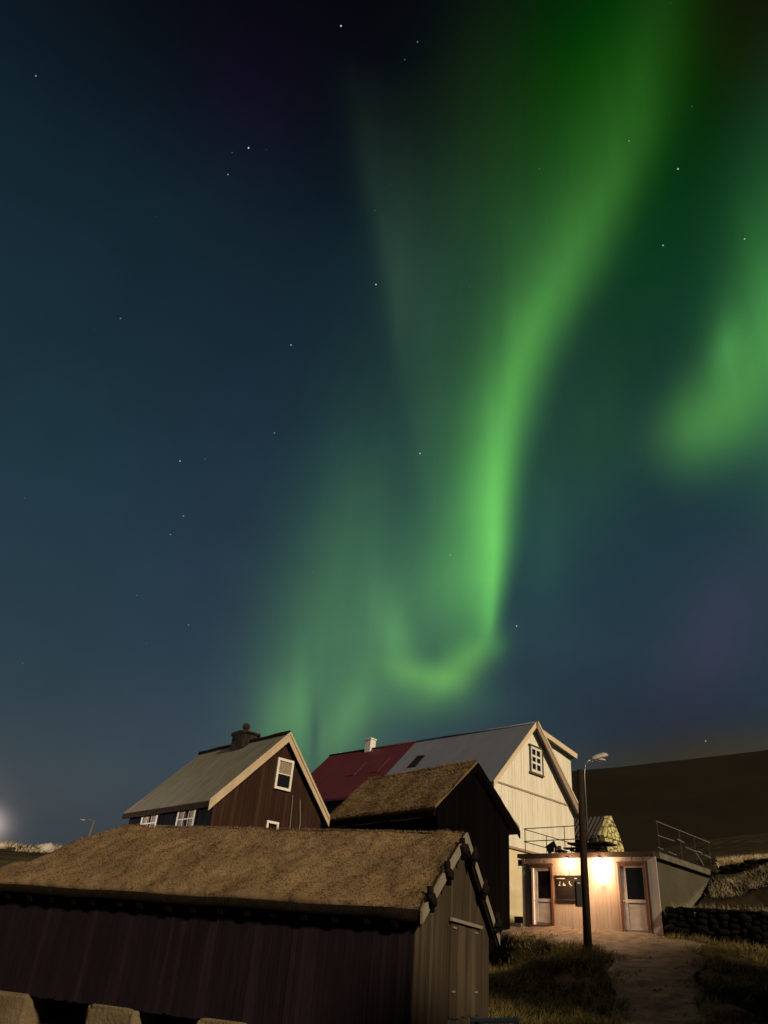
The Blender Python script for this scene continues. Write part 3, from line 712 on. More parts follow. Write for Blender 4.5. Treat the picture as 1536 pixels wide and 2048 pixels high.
MB().tube([(1.20, .12, 3.2 - Z0), (1.235, .13, 5.47 - Z0), (1.11, .14, 6.2 - Z0)], .022, 6).build('pipe', MT['old_white'], hb)
MB().tube([(.84, .12, 3.2 - Z0), (.82, .13, 5.3 - Z0), (.775, .14, 6.3 - Z0)], .016, 6).build('cable', MT['old_white'], hb)
mb = MB(); mb.rock((ap[0], 3.0, 8.33 - Z0), .36, .50, .36, 4, .16, 32, 20, .42); mb.rock((ap[0], 3.0, 8.66 - Z0), .42, .56, .07, 8, .12, 32, 12, .4)
ch = mb.build('chimney', MT['chimney_dark'], hb, True)
MB().lathe(ap[0], 3.05, [(.15, 8.70 - Z0), (.09, 8.74 - Z0), (.07, 8.88 - Z0), (.135, 8.91 - Z0), (.15, 9.0 - Z0), (.12, 9.1 - Z0), (.04, 9.13 - Z0)], 14).build('chimney_pot', MT['chimney_dark'], ch, True)

# ================================================================== C: the black turf house in the middle
Z0 = 2.0
hc = tag(empty('turf_house', (4.413, 28.547, Z0), fr(126.96)), 'black tarred house with a grass roof between the brown house and the lit hut', 'house')
eL, ap, eR = (-2.13, 6.33 - Z0), (-.064, 8.235 - Z0), (2.20, 6.20 - Z0)
top = profile(eL, ap, eR, .3); L = 6.6
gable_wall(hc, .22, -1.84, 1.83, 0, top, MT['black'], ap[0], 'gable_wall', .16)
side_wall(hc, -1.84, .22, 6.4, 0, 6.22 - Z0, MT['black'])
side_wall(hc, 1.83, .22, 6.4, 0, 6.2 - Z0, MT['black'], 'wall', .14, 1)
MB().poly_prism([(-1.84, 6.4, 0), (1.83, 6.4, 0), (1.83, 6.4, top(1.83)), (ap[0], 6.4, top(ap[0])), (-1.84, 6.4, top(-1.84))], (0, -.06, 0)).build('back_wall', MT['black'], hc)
turf_roof(hc, eL, ap, eR, .17, .02, L, 8.1, .06, .11, 26000, .10, (0, 1))
for e in (eL, eR):
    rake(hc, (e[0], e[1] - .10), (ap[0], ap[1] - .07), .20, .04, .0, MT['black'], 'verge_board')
MB().box(eL[0] - .02, eL[0] + .06, .06, L, eL[1] - .37, eL[1] - .19).build('eave_board', MT['dark_wood'], hc)
gut = MB()
for a, b in ((.75, 2.55), (2.72, 4.9), (5.05, 6.4)):
    gut.tube([(eL[0] + .04, a, 5.99 - Z0), (eL[0] + .04, (a + b) / 2, 5.975 - Z0), (eL[0] + .04, b, 5.985 - Z0)], .04, 8)
gut.build('gutter', MT['white'], hc)

# ================================================================== D: the big cream house and its red-roofed neighbour
Z0 = 3.0
hd = tag(empty('cream_house', (8.514, 36.767, Z0), fr(133.32)), 'tall cream boarded house with a grey metal roof, its floodlit gable above the hut', 'house')
eL, ap, eR = (-3.505, 8.767 - Z0), (-.03, 12.234 - Z0), (3.53, 8.683 - Z0)
top = profile(eL, ap, eR, .10)
gable_wall(hd, .25, -3.30, 3.44, 6.27 - Z0, lambda s: top(s) if s < .6 else min(top(.6), 12.0 - Z0 - .155 * (s - .3)) - .12, MT['cream'], ap[0], 'gable_wall', .13)
MB().box(-3.28, 3.42, .27, 8.0, 0, 6.27 - Z0).build('foundation', MT['concrete'], hd)
side_wall(hd, -3.30, .25, 8.05, 6.27 - Z0, 8.8 - Z0, MT['cream'])
side_wall(hd, 3.44, .25, 8.05, 6.27 - Z0, 11.2 - Z0, MT['cream'], 'wall', .14, 1)
roof_slab(hd, eL, ap, eR, .10, .01, 8.05, MT['grey_roof'])
dr = MB(); dr.poly_prism([(.02, -.02, 12.14 - Z0), (3.66, -.02, 11.55 - Z0), (3.62, -.02, 11.30 - Z0), (.02, -.02, 11.9 - Z0)], (0, 6.0, 0))
drf = dr.build('dormer_roof', MT['grey_roof'], hd)
MB().poly_prism([(.10, -.024, 12.10 - Z0), (3.68, -.024, 11.53 - Z0), (3.64, -.024, 11.27 - Z0), (.10, -.024, 11.86 - Z0)], (0, -.035, 0)).build('bargeboard', MT['cream_trim'], drf)
rake(hd, (eL[0] - .02, eL[1] + .02), (ap[0], ap[1] + .04), .20, .045, .0, MT['cream_trim'])
rake(hd, (eR[0] + .02, eR[1] + .02), (ap[0], ap[1] + .04), .24, .055, -.07, MT['tan_trim'])
rake(hd, (eR[0] + .10, eR[1] + .11), (ap[0] + .03, ap[1] + .10), .09, .12, -.03, MT['cream_trim'], 'verge_strip')
MB().box(-3.28, 3.44, .195, .222, 8.83 - Z0, 8.91 - Z0).build('trim_board', MT['tan_trim'], hd)
MB().box(-3.28, 3.44, .19, .222, 6.22 - Z0, 6.31 - Z0).build('trim_board', MT['tan_trim'], hd)
gp = lambda s, z, y=.221: (lambda a, zz, d: (s + a, y - d, z - Z0 + zz))
wd = window(hd, gp(-.28, 9.88), .96, 1.22, .13, 2, 3, MT['white'], .06, mun=.10)
cs = MB()
for x0, x1, z0, z1 in ((-.34, -.29, 9.80, 11.14), (.69, .74, 9.80, 11.14), (-.42, .82, 11.10, 11.16), (-.42, .82, 9.79, 9.85)): cs.box(x0, x1, .12, .215, z0 - Z0, z1 - Z0)
cs.build('casing', MT['casing'], wd)
# skylight lying on the left slope
def on_slope(eL, ap, s, d): 
    t = (s - eL[0]) / (ap[0] - eL[0]); nx, nz = -(ap[1] - eL[1]), ap[0] - eL[0]; l = math.hypot(nx, nz)
    return s + nx / l * d, eL[1] + (ap[1] - eL[1]) * t + nz / l * d
def skylight(parent, s0, s1, y0, y1, mat, fm, hh=.06):
    mb = MB()
    def bx(a, b, c, d, h0, h1):
        P = [(*on_slope(eL, ap, s, h0)[:1], y, on_slope(eL, ap, s, h0)[1]) for s, y in ((a, c), (b, c), (b, d), (a, d))]
        q0 = on_slope(eL, ap, a, h1); mb.poly_prism(P, Vector((q0[0], c, q0[1])) - Vector(P[0]))
    bx(s0, s1, y0, y0 + .07, .005, hh); bx(s0, s1, y1 - .07, y1, .005, hh); bx(s0, s0 + .06, y0 + .07, y1 - .07, .005, hh - .002); bx(s1 - .06, s1, y0 + .07, y1 - .07, .005, hh - .002)
    f = mb.build('skylight', fm, parent); mb = MB(); bx(s0 + .05, s1 - .05, y0 + .06, y1 - .06, .02, .035); mb.build('pane', mat, f)
skylight(hd, -1.97, -1.25, 6.2, 6.75, MT['glass'], MT['dark_wood'])
MB().tube([(ap[0], .05, ap[1] + .02), (ap[0], 8.0, ap[1] + .02)], .06, 8).build('ridge_cap', MT['grey_roof'], hd, True)

rn = tag(empty('red_roofed_house', tuple(to_w(hd, (0, 8.07, 0))), fr(133.32)), 'house with a dark red metal roof and white chimney behind the grass-roofed house', 'house')
L = 7.3; e2 = (eL, ap, eR)
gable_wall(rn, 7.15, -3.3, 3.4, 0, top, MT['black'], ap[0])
side_wall(rn, -3.30, .0, 7.1, 0, 8.8 - Z0, MT['bluish_black'])
side_wall(rn, 3.40, .0, 7.1, 0, 8.7 - Z0, MT['bluish_black'], 'wall', .14, 1)
roof_slab(rn, (eL[0], eL[1]), (ap[0], ap[1] + .01), (eR[0], eR[1] + .01), .10, 0, L, MT['red_roof'])
MB().tube([(ap[0], .02, ap[1] + .03), (ap[0], L, ap[1] + .03)], .06, 8).build('ridge_cap', MT['red_roof'], rn, True)
skylight(rn, -2.02, -1.10, 2.75, 3.35, MT['red_roof'], MT['red_roof'], .042)
skylight(rn, -1.97, -1.05, .95, 1.5, MT['red_roof'], MT['red_roof'], .042)
c1 = MB(); c1.box(-.22, .22, 3.5, 3.95, 11.75 - Z0, 12.80 - Z0); cc = c1.build('chimney', MT['chimney_white'], rn)
MB().box(-.26, .26, 3.46, 3.99, 12.803 - Z0, 12.88 - Z0).build('chimney_cap', MT['chimney_white'], cc)

# ================================================================== E: the lit hut
Z0 = 2.86
he = tag(empty('service_hut', (6.352, 30.23, Z0), fr(46.215)), 'small flat-roofed white hut with two half-glazed doors lit by warm wall lamps', 'hut')
mb = MB(); mb.box(0, 5.12, .0, .10, 2.84 - Z0, 5.20 - Z0)
planks(mb, .0, .325, .05, lambda s: 5.19 - Z0, lambda s, z, d: (s, -.004 - d, z), .11)
planks(mb, 1.29, 3.80, .0, lambda s: 5.19 - Z0, lambda s, z, d: (s, -.004 - d, z), .135)
planks(mb, 4.78, 5.10, .0, lambda s: 5.19 - Z0, lambda s, z, d: (s, -.004 - d, z), .16)
planks(mb, .325, 1.29, 4.98 - Z0, lambda s: 5.19 - Z0, lambda s, z, d: (s, -.004 - d, z), .12)
planks(mb, 3.80, 4.78, 5.0 - Z0, lambda s: 5.19 - Z0, lambda s, z, d: (s, -.004 - d, z), .12)
mb.build('front_wall', MT['hut_boards'], he)
MB().box(5.121, 5.15, .02, 4.9, 2.9 - Z0, 5.12 - Z0).build('side_wall', MT['hut_side'], he)
MB().box(0.002, 5.118, .103, 4.9, 2.8 - Z0, 5.195 - Z0).build('wall_core', MT['hut_side'], he)
MB().box(-.16, 5.14, -.14, 4.95, 5.203 - Z0, 5.345 - Z0).build('roof', MT['fascia'], he)
MB().box(-.02, .10, -.045, -.03, 2.95 - Z0, 5.19 - Z0).build('corner_board', MT['hut_trim'], he)
MB().box(4.86, 5.17, -.06, -.03, 2.84 - Z0, 5.19 - Z0).build('corner_board', MT['hut_trim'], he)
cp = MB()
for a, b in ((.0, .95), (.97, 2.0), (2.02, 3.1), (3.12, 4.15), (4.17, 4.95)): cp.box(5.142, 5.30, a, b, 5.14 - Z0, 5.33 - Z0)
cp.build('coping', MT['coping'], he)
MB().bar((5.20, 1.30, 3.60 - Z0), (5.20, 4.78, 5.12 - Z0), .16, .20).build('stair_string', MT['coping'], he)
def hut_door(x0, x1, z0, z1, gx0, gx1, gz0, gz1, jl, jr, name='door'):
    z0 -= Z0; z1 -= Z0; gz0 -= Z0; gz1 -= Z0
    mb = MB(); f = .085
    mb.box(x0, x0 + f, -.09, -.004, z0, z1); mb.box(x1 - f, x1, -.09, -.004, z0, z1); mb.box(x0 + f, x1 - f, -.09, -.004, z1 - f, z1); mb.box(x0 - .03, x1 + .03, -.11, -.004, z1 + .002, z1 + .05)
    mb.box(x0, x1, -.16, -.004, z0 - .05, z0 - .002)
    fr_ = MB(); a0, a1 = x0 + f + .004, x1 - f - .004
    d = None
    leaf = MB()
    leaf.box(a0, gx0, -.05, -.006, z0 + .01, z1 - f); leaf.box(gx1, a1, -.05, -.006, z0 + .01, z1 - f)
    leaf.box(gx0, gx1, -.05, -.006, gz1, z1 - f); leaf.box(gx0, gx1, -.05, -.006, z0 + .01, z0 + .13); leaf.box(gx0, gx1, -.05, -.006, gz0 - .10, gz0)
    leaf.box(gx0 + .02, gx1 - .02, -.036, -.006, z0 + .135, gz0 - .105)
    d = leaf.build(name, MT['door_leaf'], he)
    mb.build('frame', MT['door_frame'], d)
    MB().box(gx0 - .01, gx1 + .01, -.030, -.012, gz0 - .01, gz1 + .01).build('pane', MT['glass'], d)
    MB().box(a0 + .02, a1 - .02, -.054, -.0505, z0 + .03, z0 + .09).build('kick_plate', MT['steel'], d)
    h = MB(); h.tube([(a0 + .05, -.05, gz0 - .06), (a0 + .05, -.10, gz0 - .06), (a0 + .15, -.10, gz0 - .06)], .012, 6); h.build('handle', MT['steel'], d)
    return d
d1 = hut_door(.325, 1.285, 3.03, 4.965, .63, 1.17, 3.87, 4.77, 0, 0); d1['label'] = 'narrower door beside the notice board with a broad pale left stile'
d2 = hut_door(3.80, 4.78, 2.92, 4.995, 4.05, 4.67, 3.90, 4.86, 0, 0)
MB().box(.43, .50, -.13, -.052, 3.04 - Z0, 4.86 - Z0).build('jamb_strip', MT['hut_trim'], d1)
MB().tube([(.88, 1.2, 5.345 - Z0), (.88, 1.2, 5.78 - Z0)], .075, 10).build('vent_pipe', MT['fascia'], he)
MB().tube([(1.06, .5, 5.345 - Z0), (1.06, .5, 5.62 - Z0)], .02, 8).build('vent_pipe', MT['hut_trim'], he)

def child_of_hut(name, loc, label, cat, group=None):
    return tag(empty(name, tuple(to_w(he, (loc[0], loc[1], loc[2] - Z0))), fr(46.215)), label, cat, group)
nb = child_of_hut('notice_board', (1.86, -.032, 3.86), 'black notice board with small pale marks on the hut wall beside the left door', 'notice board')
MB().box(-.50, .60, -.028, 0, 0, .73).build('panel', MT['plastic_dark'], nb)
MB().poly_prism([(-.53, -.04, -.03), (.63, -.04, -.03), (.63, -.04, 0), (-.53, -.04, 0)], (0, .04, 0)).build('frame', MT['fascia'], nb)
MB().poly_prism([(-.53, -.04, .73), (.63, -.04, .73), (.63, -.04, .76), (-.53, -.04, .76)], (0, .04, 0)).build('frame', MT['fascia'], nb)
def marking(fn):
    mk = MB(); fn(mk); mk.build('marking', MT['mark'], nb)
def stroke(pts, w=.022):
    def fn(mk):
        for p, q_ in zip(pts, pts[1:]): mk.bar((p[0], -.030, p[1]), (q_[0], -.030, q_[1]), w, .003, (0, 1, 0))
    marking(fn)
marking(lambda mk: mk.box(-.44, -.10, -.031, -.0285, .645, .675)); marking(lambda mk: mk.box(.28, .37, -.031, -.0285, .65, .675))
stroke([(-.30, .57), (-.315, .49), (-.36, .44), (-.29, .44)]); stroke([(-.16, .53), (-.18, .44), (-.09, .43), (-.13, .49)])
stroke([(.08, .58), (.06, .50), (.12, .47), (.14, .42)], .026); stroke([(.27, .54), (.29, .46), (.40, .45)])

WARM = (1.0, .54, .27)
def wall_lamp(x, z, label, power, long):
    o = child_of_hut('wall_lamp', (x, -.03, z), label, 'wall lamp', 'lamps on the front of the hut')
    MB().box(-.07, .07, -.035, 0, -.09, .09).build('back_plate', MT['fascia'], o)
    MB().lathe(0, -.13, [(.02, .13), (.06, .115), (.065, .10), (.02, .10)], 16).build('hood', MT['fascia'], o, True)
    MB().tube([(0, -.03, .02), (0, -.07, .13), (0, -.13, .14)], .012, 6).build('bracket', MT['fascia'], o)
    b = .0
    if long: MB().lathe(0, -.13, [(.03, .098), (.10, .03), (.125, -.06), (.10, -.16), (.13, -.26), (.12, -.42), (.08, -.54), (.02, -.58)], 18).build('glass_shade', MT['bulb'], o, True); b = -.14
    else: MB().lathe(0, -.13, [(.03, .098), (.10, .06), (.135, -.01), (.115, -.10), (.02, -.15)], 18).build('glass_shade', MT['bulb'], o, True)
    for dz, yy, pw in (((-.02, -.28, .72), (-.46, -.15, .28)) if long else ((-.02, -.28, 1.0),)):
        ld = bpy.data.lights.new('lamp_light', 'POINT'); ld.energy = power * pw; ld.color = WARM; ld.shadow_soft_size = .06
        lo = bpy.data.objects.new('lamp_light', ld); COL.objects.link(lo); lo.parent = o; lo.location = (0, yy, dz)
    sd_ = bpy.data.lights.new('lamp_beam', 'SPOT'); sd_.energy = 215; sd_.color = WARM; sd_.spot_size = R_(155); sd_.spot_blend = .8; sd_.shadow_soft_size = .08
    so = bpy.data.objects.new('lamp_beam', sd_); COL.objects.link(so); so.parent = o; so.location = (0, -.42, -.16); so.rotation_euler = (R_(-18), 0, 0)
    return o
wl = wall_lamp(1.93, 5.06, 'round glowing wall lamp above the notice board', 85, False)
MB().tube([(0, -.10, -.12), (-.02, -.05, -.22), (.02, -.02, -.40)], .012, 6).build('cable', MT['fascia'], wl)
wall_lamp(3.19, 5.06, 'long-shaded glowing wall lamp beside the right door of the hut', 115, True)

pl = child_of_hut('house_sign', (-.13, .02, 4.95), 'small pale plaque beside the left corner of the hut', 'sign')
MB().box(-.09, .09, -.02, 0, 0, .22).build('plate', MT['hut_trim'], pl); MB().box(-.045, .045, -.024, -.021, .05, .16).build('emblem', MT['fascia'], pl)
st = child_of_hut('concrete_steps', (-.32, .15, 2.9), 'short flight of dark concrete steps at the left end of the hut', 'steps')
sm = MB(); sm.box(-.42, .28, -.3, .5, 0, .16); sm.box(-.15, .28, -.05, .75, .16, .38); sm.box(.08, .28, .2, 1.0, .38, .62); sm.build('tread', MT['coping'], st)

# terrace on the hut roof: railings, table, chair
def railing(name, pts_post, rails, r, mat, label, tk=0):
    o = child_of_hut(name, (pts_post[0][0], pts_post[0][1], 5.345), label, 'railing', 'railings round the hut roof')
    x0, y0 = pts_post[0]
    for x, y in pts_post: MB().tube([(x - x0, y - y0, 0), (x - x0, y - y0, .955)], min(r, .017) * (.6 if mat == MT['steel'] else 1), 7).build('post', MT['plastic_dark'] if mat == MT['steel'] else MT['dark_steel'], o)
    for pts in rails: MB().tube([(x - x0, y - y0, z - 5.345) for x, y, z in pts], r, 7).build('rail', mat, o)
    return o
railing('terrace_railing', [(-.10, .34), (1.66, .23)], [[(-.16, .35, 6.30), (2.6, .16, 6.30)], [(-.16, .35, 5.85), (2.6, .16, 5.85)]], .017, MT['dark_steel'], 'thin dark railing along the front edge of the hut roof, against the cream gable')
railing('terrace_railing', [(-.08, 1.9), (-.08, 3.9)], [[(-.16, .42, 6.295), (-.08, 4.6, 6.30)], [(-.16, .42, 5.845), (-.08, 4.6, 5.85)]], .017, MT['dark_steel'], 'thin dark railing along the left side of the hut roof, running back')
rl = railing('terrace_railing', [(5.22, .25), (5.22, 2.1), (5.22, 3.45), (5.22, 4.85)], [[(5.22, .18, 6.33), (5.22, 5.0, 6.34)], [(5.22, .2, 5.88), (5.22, 1.55, 5.90)], [(5.22, 2.5, 5.84), (5.22, 4.1, 5.80)], [(5.22, .1, 5.50), (5.22, .5, 5.48)], [(5.22, .95, 5.47), (5.22, 1.6, 5.45)]], .018, MT['steel'], 'bright galvanised railing along the right edge of the hut roof above the grey-green wall')
for a, b in (((5.25, 1.78, 5.99), (5.25, 2.35, 5.96)), ((5.25, 3.5, 5.84), (5.25, 3.95, 5.83)), ((5.25, 4.2, 5.80), (5.25, 4.75, 5.78)), ((5.25, 3.38, 5.75), (5.25, 3.95, 5.42))):
    MB().bar([a[0] - 5.22, a[1] - .25, a[2] - 5.345], [b[0] - 5.22, b[1] - .25, b[2] - 5.345], .035, .035).build('brace', MT['steel'], rl)
tb = child_of_hut('picnic_table', (1.75, 1.6, 5.345), 'dark wooden picnic table in silhouette on the hut roof left of the pole', 'table')
MB().box(-.55, 1.1, -.35, .40, .50, .56).build('tabletop', MT['dark_wood'], tb)
for sx in (-.25, .8):
    MB().bar((sx, -.5, .02), (sx, .12, .50), .07, .05).build('leg', MT['dark_wood'], tb); MB().bar((sx, .55, .02), (sx, -.08, .50), .07, .05).build('leg', MT['dark_wood'], tb)
MB().box(-.5, 1.05, -.78, -.52, .28, .33).build('bench', MT['dark_wood'], tb); MB().box(-.5, 1.05, .58, .84, .28, .33).build('bench', MT['dark_wood'], tb)
for sx in (-.25, .8): MB().bar((sx, -.7, .25), (sx, .76, .25), .05, .07).build('crossbar', MT['dark_wood'], tb)
cr = child_of_hut('garden_chair', (1.05, .75, 5.345), 'low dark garden chair in silhouette on the hut roof above the left lamp', 'chair')
MB().box(-.18, .30, -.22, .22, .18, .22).build('seat', MT['dark_wood'], cr)
MB().bar((-.18, 0, .19), (-.32, 0, .46), .42, .04, (0, 1, 0)).build('backrest', MT['dark_wood'], cr)
for a in ((-.2, -.2), (-.2, .2), (.27, -.2), (.27, .2)): MB().bar((a[0], a[1], 0), (a[0] * .9, a[1], .18), .04).build('leg', MT['dark_wood'], cr)
MB().bar((-.05, -.23, .22), (-.02, -.23, .36), .03).build('armrest', MT['dark_wood'], cr)

# ================================================================== lamp pole
pz = gz(6.72, 23.56) - .1
sl = tag(empty('street_lamp', (6.72, 23.56, pz)), 'unlit grey street lamp on a thick dark wooden pole in front of the hut', 'street lamp')
MB().tube([(0, 0, -.2), (.03, 0, 2.3), (.075, 0, 7.08 - pz)], .118, 14, .088).build('pole', MT['pole'], sl, True)
MB().tube([(.175, -.03, 5.0 - pz), (.195, -.03, 6.95 - pz), (.21, -.03, 7.12 - pz), (.27, -.03, 7.28 - pz), (.36, -.02, 7.375 - pz), (.50, 0, 7.42 - pz)], .022, 8).build('arm', MT['steel'], sl, True)
hm = MB(); u = Vector((.545, 0, .19)).normalized(); w_ = Vector((-.19, 0, .545)).normalized(); o0 = Vector((.44, 0, 7.40 - pz))
def hp(a, b, c): return tuple(o0 + u * a + w_ * c + Vector((0, b, 0)))
sec = []
for a, hw_, lo, hi in ((0, .06, -.03, .05), (.10, .10, -.05, .10), (.30, .12, -.05, .13), (.48, .11, -.04, .12), (.57, .07, -.02, .08)):
    sec.append([hp(a, hw_ * math.cos(t), (hi if math.sin(t) > 0 else -lo) * math.sin(t)) for t in [2 * math.pi * i / 14 for i in range(14)]])
b0 = len(hm.v)
for r_ in sec: hm.v += r_
for i in range(len(sec) - 1):
    for j in range(14): hm.f.append((i * 14 + j, i * 14 + (j + 1) % 14, (i + 1) * 14 + (j + 1) % 14, (i + 1) * 14 + j))
hm.f.append(tuple(range(13, -1, -1))); hm.f.append(tuple(range(4 * 14, 5 * 14)))
hd_ = hm.build('lamp_head', MT['lamp_head'], sl, True)
MB().rock(hp(.30, 0, -.06), .17, .085, .045, 2, .03).build('diffuser', MT['hut_trim'], hd_, True)
MB().box(-.26, -.11, -.10, .10, 3.28 - pz, 3.92 - pz).build('meter_box', MT['plastic_dark'], sl)
MB().box(-.23, -.14, -.104, -.1005, 3.86 - pz, 3.90 - pz).build('latch', MT['steel'], sl)

# ================================================================== F: stone house
Z0 = 5.6
hf = tag(empty('stone_house', (12.987, 39.942, Z0), fr(133)), 'small house with a yellowish limewashed stone gable and tin roof behind the hut', 'house')
eL, ap, eR = (-1.0, 7.72 - Z0), (0, 8.72 - Z0), (1.15, 7.3 - Z0)
gm = MB()
# uneven stone gable built as a thick slab with ragged edges
edge = [(-.62, 0), (-.62, 7.0 - Z0), (-.66, 7.25 - Z0), (-.84, 7.70 - Z0), (-.55, 8.06 - Z0), (-.28, 8.42 - Z0), (0, 8.74 - Z0), (.22, 8.50 - Z0), (.47, 8.2 - Z0), (.62, 8.02 - Z0), (.80, 7.72 - Z0), (.98, 7.45 - Z0), (1.06, 7.1 - Z0), (1.08, 0)]
gm.poly_prism([(s, 0, z) for s, z in edge], (0, .35, 0))
for i in range(70):
    s = random.uniform(-.75, 1.0); z = random.uniform(6.6, 8.6) - Z0
    if z < min((ap[1] + (s) * (1.0 if s < 0 else -1.25)) - .1, 9): gm.rock((s, .0, z), .13, .05, .085, i, .25, 8, 5)
gf = gm.build('gable_wall', MT['stone_gable'], hf)
for z, s0, s1 in ((8.27, -.40, .42), (7.62, -.80, .88)): MB().box(s0, s1, -.075, -.05, z - Z0 - .012, z - Z0 + .012).build('tie_bar', MT['dark_steel'], hf)
roof_slab(hf, (-1.12, 7.60 - Z0), (-.02, 8.70 - Z0), (1.1, 7.3 - Z0), .06, .30, 5.5, MT['tin'])
rb = MB()
for i in range(22):
    y = .42 + i * .235; rb.bar((-1.11, y, 7.655 - Z0), (-.04, y, 8.725 - Z0), .07, .05)
rb.build('roof_ribs', MT['tin'], hf)
MB().box(-.95, .9, .36, 5.4, 0, 7.6 - Z0).build('wall', MT['dark_stone'], hf)

# ================================================================== right: dry-stone walls
def on_bank(u, v): p = W_O + W_D * u + W_N * v; return float(p[0]), float(p[1])
def stone_wall(name, u0, u1, v, h0, label, seed):
    o = empty(name, (*on_bank(u0, v), 0)); rnd = random.Random(seed); mb = MB()
    bx, by = on_bank(u0, v); o.location.z = gz(bx, by) - .1
    u = u0
    while u < u1:
        x, y = on_bank(u, v - .05); zb = gz(*on_bank(u, v - .35)) - .15; zt = zb + h0(u) + .15
        z = zb
        while z < zt:
            w = rnd.uniform(.22, .42); hh = rnd.uniform(.13, .24); hh = min(hh, zt - z + .05)
            mb.rock((x - bx + rnd.uniform(-.08, .08), y - by + rnd.uniform(-.05, .05), z + hh / 2 - o.location.z), w * .62, .24, hh * .62, rnd.uniform(0, 99), .25, 9, 6, .7)
            z += hh
        u += .30
    w = mb.build('stones', MT['field_stone'], o, True); tag(o, label, 'stone wall', 'dry-stone walls on the right'); return o
stone_wall('stone_wall', .12, 7.6, .12, lambda u: .80 + .05 * u, 'long low black stone wall along the track right of the hut', 3)
stone_wall('stone_wall', 1.75, 8.6, 4.35, lambda u: .30, 'upper dark stone course topped with bright dry grass behind the lower wall', 5)

# ================================================================== distant left bank
lp = tag(empty('street_lamp', (-16.1, 49.1, gz(-16.1, 49.1))), 'distant thin pale street lamp leaning above the grassy bank on the far left', 'street lamp')
q0 = lp.location.z
MB().tube([(0, 0, -.3), (.12, 0, 1.6)], .10, 10, .07).build('pole', MT['coping'], lp)
MB().tube([(.12, 0, 1.58), (-.1, 0, 1.66), (-.5, 0, 1.60)], .03, 8).build('arm', MT['coping'], lp)
MB().rock((-.56, 0, 1.6), .16, .08, .05, 1, .05).build('lamp_head', MT['lamp_head'], lp, True)
for x, y, rx, rz_, lab in ((-17.0, 39.6, .40, .20, 'long pale boulder nearest the left edge on the far bank'), (-14.9, 39.8, .42, .30, 'pointed pale boulder in the middle of the far left bank'), (-17.9, 40.4, .25, .18, 'small pale boulder at the very left edge of the picture'), (-13.7, 40.6, .36, .17, 'low pale boulder at the right end of the far left bank')):
    z = gz(x, y); o = MB().rock((0, 0, 0), rx, .5, rz_, x, .45).build('boulder', MT['boulder'], None, True); o.location = (x, y, z + rz_ * .35); tag(o, lab, 'boulder', 'boulders on the far left bank')

# ================================================================== street lamp beside the left bank, just out of frame
la = tag(empty('street_lamp', (-14.4, 26.0, gz(-14.4, 26.0))), 'lit street lamp whose glow spills in at the left edge', 'street lamp')
MB().tube([(0, 0, -.2), (0, 0, 3.0)], .07, 10).build('pole', MT['lamp_head'], la)
MB().tube([(0, 0, 2.98), (.1, 0, 3.12), (.35, 0, 3.15)], .03, 8).build('arm', MT['lamp_head'], la)
lh = MB().rock((.45, 0, 3.16), .2, .1, .07, 1, .03).build('lamp_head', MT['lamp_head'], la, True)
MB().rock((.45, 0, 3.085), .14, .08, .05, 1, .0).build('bulb', MT['bulb'], lh, True)
ld = bpy.data.lights.new('street_light', 'POINT'); ld.energy = 2000; ld.color = (1, .84, .72); ld.shadow_soft_size = .1
lo = bpy.data.objects.new('street_light', ld); COL.objects.link(lo); lo.parent = la; lo.location = (.45, 0, 2.95)

# ================================================================== unseen houses added right of the camera to shade the foreground
def add_shade_house(cx, cy, hr, hl, hw, label):
    Z0 = gz(cx, cy) - .5
    hn = tag(empty('shade_house', (cx, cy, Z0), fr(35)), label, 'house', 'unseen houses added on the right for shade')
    e = hw + .3
    eL, ap, eR = (-e, hr - Z0 - 2.2), (0, hr - Z0), (e, hr - Z0 - 2.2); top = profile(eL, ap, eR, .12)
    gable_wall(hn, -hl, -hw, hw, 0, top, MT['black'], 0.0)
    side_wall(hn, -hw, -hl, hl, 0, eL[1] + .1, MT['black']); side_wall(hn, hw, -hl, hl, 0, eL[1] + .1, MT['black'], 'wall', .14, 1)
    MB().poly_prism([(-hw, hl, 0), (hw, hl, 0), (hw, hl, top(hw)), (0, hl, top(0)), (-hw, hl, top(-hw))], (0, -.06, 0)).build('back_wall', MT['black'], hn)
    roof_slab(hn, eL, ap, eR, .12, -hl - .2, hl + .2, MT['tin'])
add_shade_house(9.0, 6.3, 7.4, 2.9, 1.9, 'added unseen house near the camera on the right, shading the shed gable')
add_shade_house(13.8, 12.0, 10.2, 3.8, 2.3, 'added unseen house beyond it on the right, shading the ground by the pole')

# ================================================================== pipe on the ground
px, py = 2.35, 13.25; z = gz(px, py)
pp = tag(empty('metal_pipe', (px, py, z)), 'short pale metal pipe lying in front of the shed gable', 'pipe')
dz = .90 - z
MB().tube([(-.40, .05, dz), (.30, -.05, dz + .07)], .035, 10).build('tube', MT['chimney_white'], pp)
MB().tube([(.24, -.041, dz + .064), (.31, -.051, dz + .071)], .048, 10).build('collar', MT['chimney_white'], pp)
for s in (-.3, .15): MB().bar((s, .035 if s < 0 else -.03, -.15), (s, .035 if s < 0 else -.03, dz), .06).build('foot', MT['dark_wood'], pp)

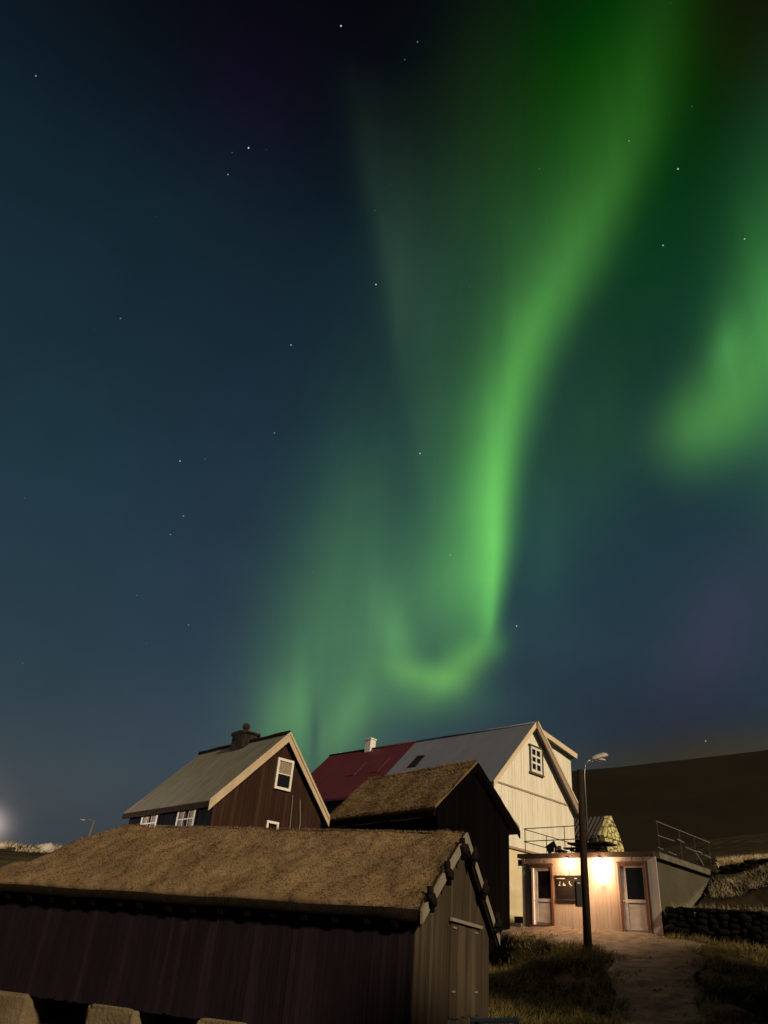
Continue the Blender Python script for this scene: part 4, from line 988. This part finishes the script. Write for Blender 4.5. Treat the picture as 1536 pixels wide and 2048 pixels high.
# ================================================================== loose stones on the track and its verges
gm_ = MB(); rnd = random.Random(4)
for i in range(420):
    y = rnd.uniform(12.5, 29.5); cx_, hw_ = path_mask(0, np.array([y])); x = float(cx_[0]) + rnd.gauss(0, 1.0) * float(hw_[0]) * .8
    s = rnd.choice((.010, .012, .015, .02)) * rnd.uniform(.7, 1.3)
    ex, ey = x - 6.352, y - 30.23
    if -.3 < .722 * ex - .692 * ey < 5.4 and .692 * ex + .722 * ey > -.25: continue
    gm_.rock((x, y, gz(x, y) + .03), s * 1.3, s, s * .8, i, .3, 6, 4)
gr = gm_.build('gravel', MT['path'], None, True); tag(gr, 'loose stones scattered over the track', 'gravel', None, 'stuff')

# ================================================================== grass on the ground
def scatter(n, x0, x1, y0, y1, keep):
    X = RNG.uniform(x0, x1, n); Y = RNG.uniform(y0, y1, n); k = keep(X, Y); X, Y = X[k], Y[k]
    Z = H(X, Y) + rough(X, Y)
    return np.stack([X, Y, Z], 1)
def clump(X, Y, s, seed, th): return np.array([noise.noise((a * s, b * s, seed)) for a, b in zip(X, Y)]) > th
def k1(X, Y):
    cx, hw = path_mask(X, Y); off = abs(X - cx) > hw * (.80 + .25 * np.sin(Y * 2.9 + X))
    ex, ey = X - 6.352, Y - 30.23; lx = .722 * ex - .692 * ey; ly = .692 * ex + .722 * ey
    u, v = bank(X, Y)
    return off & ~((lx > -.1) & (lx < 5.25) & (ly > -.45)) & clump(X, Y, .8, 2, -.25) & ~((u > -.2) & (v > -.1))
P = scatter(75000, -1, 14, 12.5, 31, k1)
tc_ = P[RNG.integers(0, len(P), 190)]
T = np.repeat(tc_, 40, 0) + np.c_[RNG.normal(0, .11, (190 * 40, 2)), np.zeros(190 * 40)]
T[:, 2] = H(T[:, 0], T[:, 1]) + .01
gt = blades('grass_tufts', T, np.tile([0, 0, 1.0], (len(T), 1)), .23, .007, (.2, -.15, 0), MT['grass_blade'], None, .42); tag(gt, 'longer pale tussocks standing out of the rough grass', 'grass', None, 'stuff')
g1 = blades('grass', P, np.tile([0, 0, 1.0], (len(P), 1)), .16, .006, (.15, -.1, 0), MT['grass_blade'], None, .55); tag(g1, 'tufty dry grass on the ground beside the track', 'grass', None, 'stuff')
def k2(X, Y):
    u, v = bank(X, Y); u2 = u - .30 * v
    return (u2 > .15) & (u < 9) & (((v > .15) & (v < 1.0)) | ((v > 4.5) & (v < 8)) | ((v > 2.5) & (v < 4.2) & clump(X, Y, 1.3, 4, .0)))
P = scatter(60000, 9, 24, 19, 38, k2)
def on_uv(n, u0, u1, v0, v1, dz, lift=None):
    u_ = RNG.uniform(u0, u1, n); v_ = RNG.uniform(v0, v1, n)
    X = W_O[0] + W_D[0] * u_ + W_N[0] * v_; Y = W_O[1] + W_D[1] * u_ + W_N[1] * v_; Z = H(X, Y) + rough(X, Y)
    if lift is not None: Z = np.maximum(Z, H(X - W_N[0] * .3, Y - W_N[1] * .3) + lift)
    k = clump(X, Y, 1.7, 11, -.28); return np.stack([X, Y, Z + dz], 1)[k]
P2 = on_uv(15000, 1.5, 8.6, 4.2, 5.3, .05, .28)
P3 = on_uv(5000, .15, 7.8, .05, .6, .04)
P4 = on_uv(6000, 1.2, 8.0, 2.6, 3.6, .0)
P = np.concatenate([P, P3, P4])
g4 = blades('wall_top_grass', P2, np.tile([0, 0, 1.0], (len(P2), 1)), .22, .009, (-.1, -.45, -.2), MT['lit_grass_blade'], None, .5); tag(g4, 'dry grass along the top of the upper stone wall, lamplight put into its colour', 'grass', None, 'stuff')
g2 = blades('bank_grass', P, np.tile([0, 0, 1.0], (len(P), 1)), .20, .008, (-.1, -.35, -.2), MT['bank_blade'], None, .5); tag(g2, 'pale dry grass topping the stone walls on the right bank', 'grass', None, 'stuff')
P = scatter(22000, -26, -9, 34, 46, lambda X, Y: clump(X, Y, .55, 8, .16))
g3 = blades('far_grass', P, np.tile([0, 0, 1.0], (len(P), 1)), .28, .016, (.2, 0, -.1), MT['bank_blade'], None, .5); tag(g3, 'pale grass on the far bank at the left edge', 'grass', None, 'stuff')
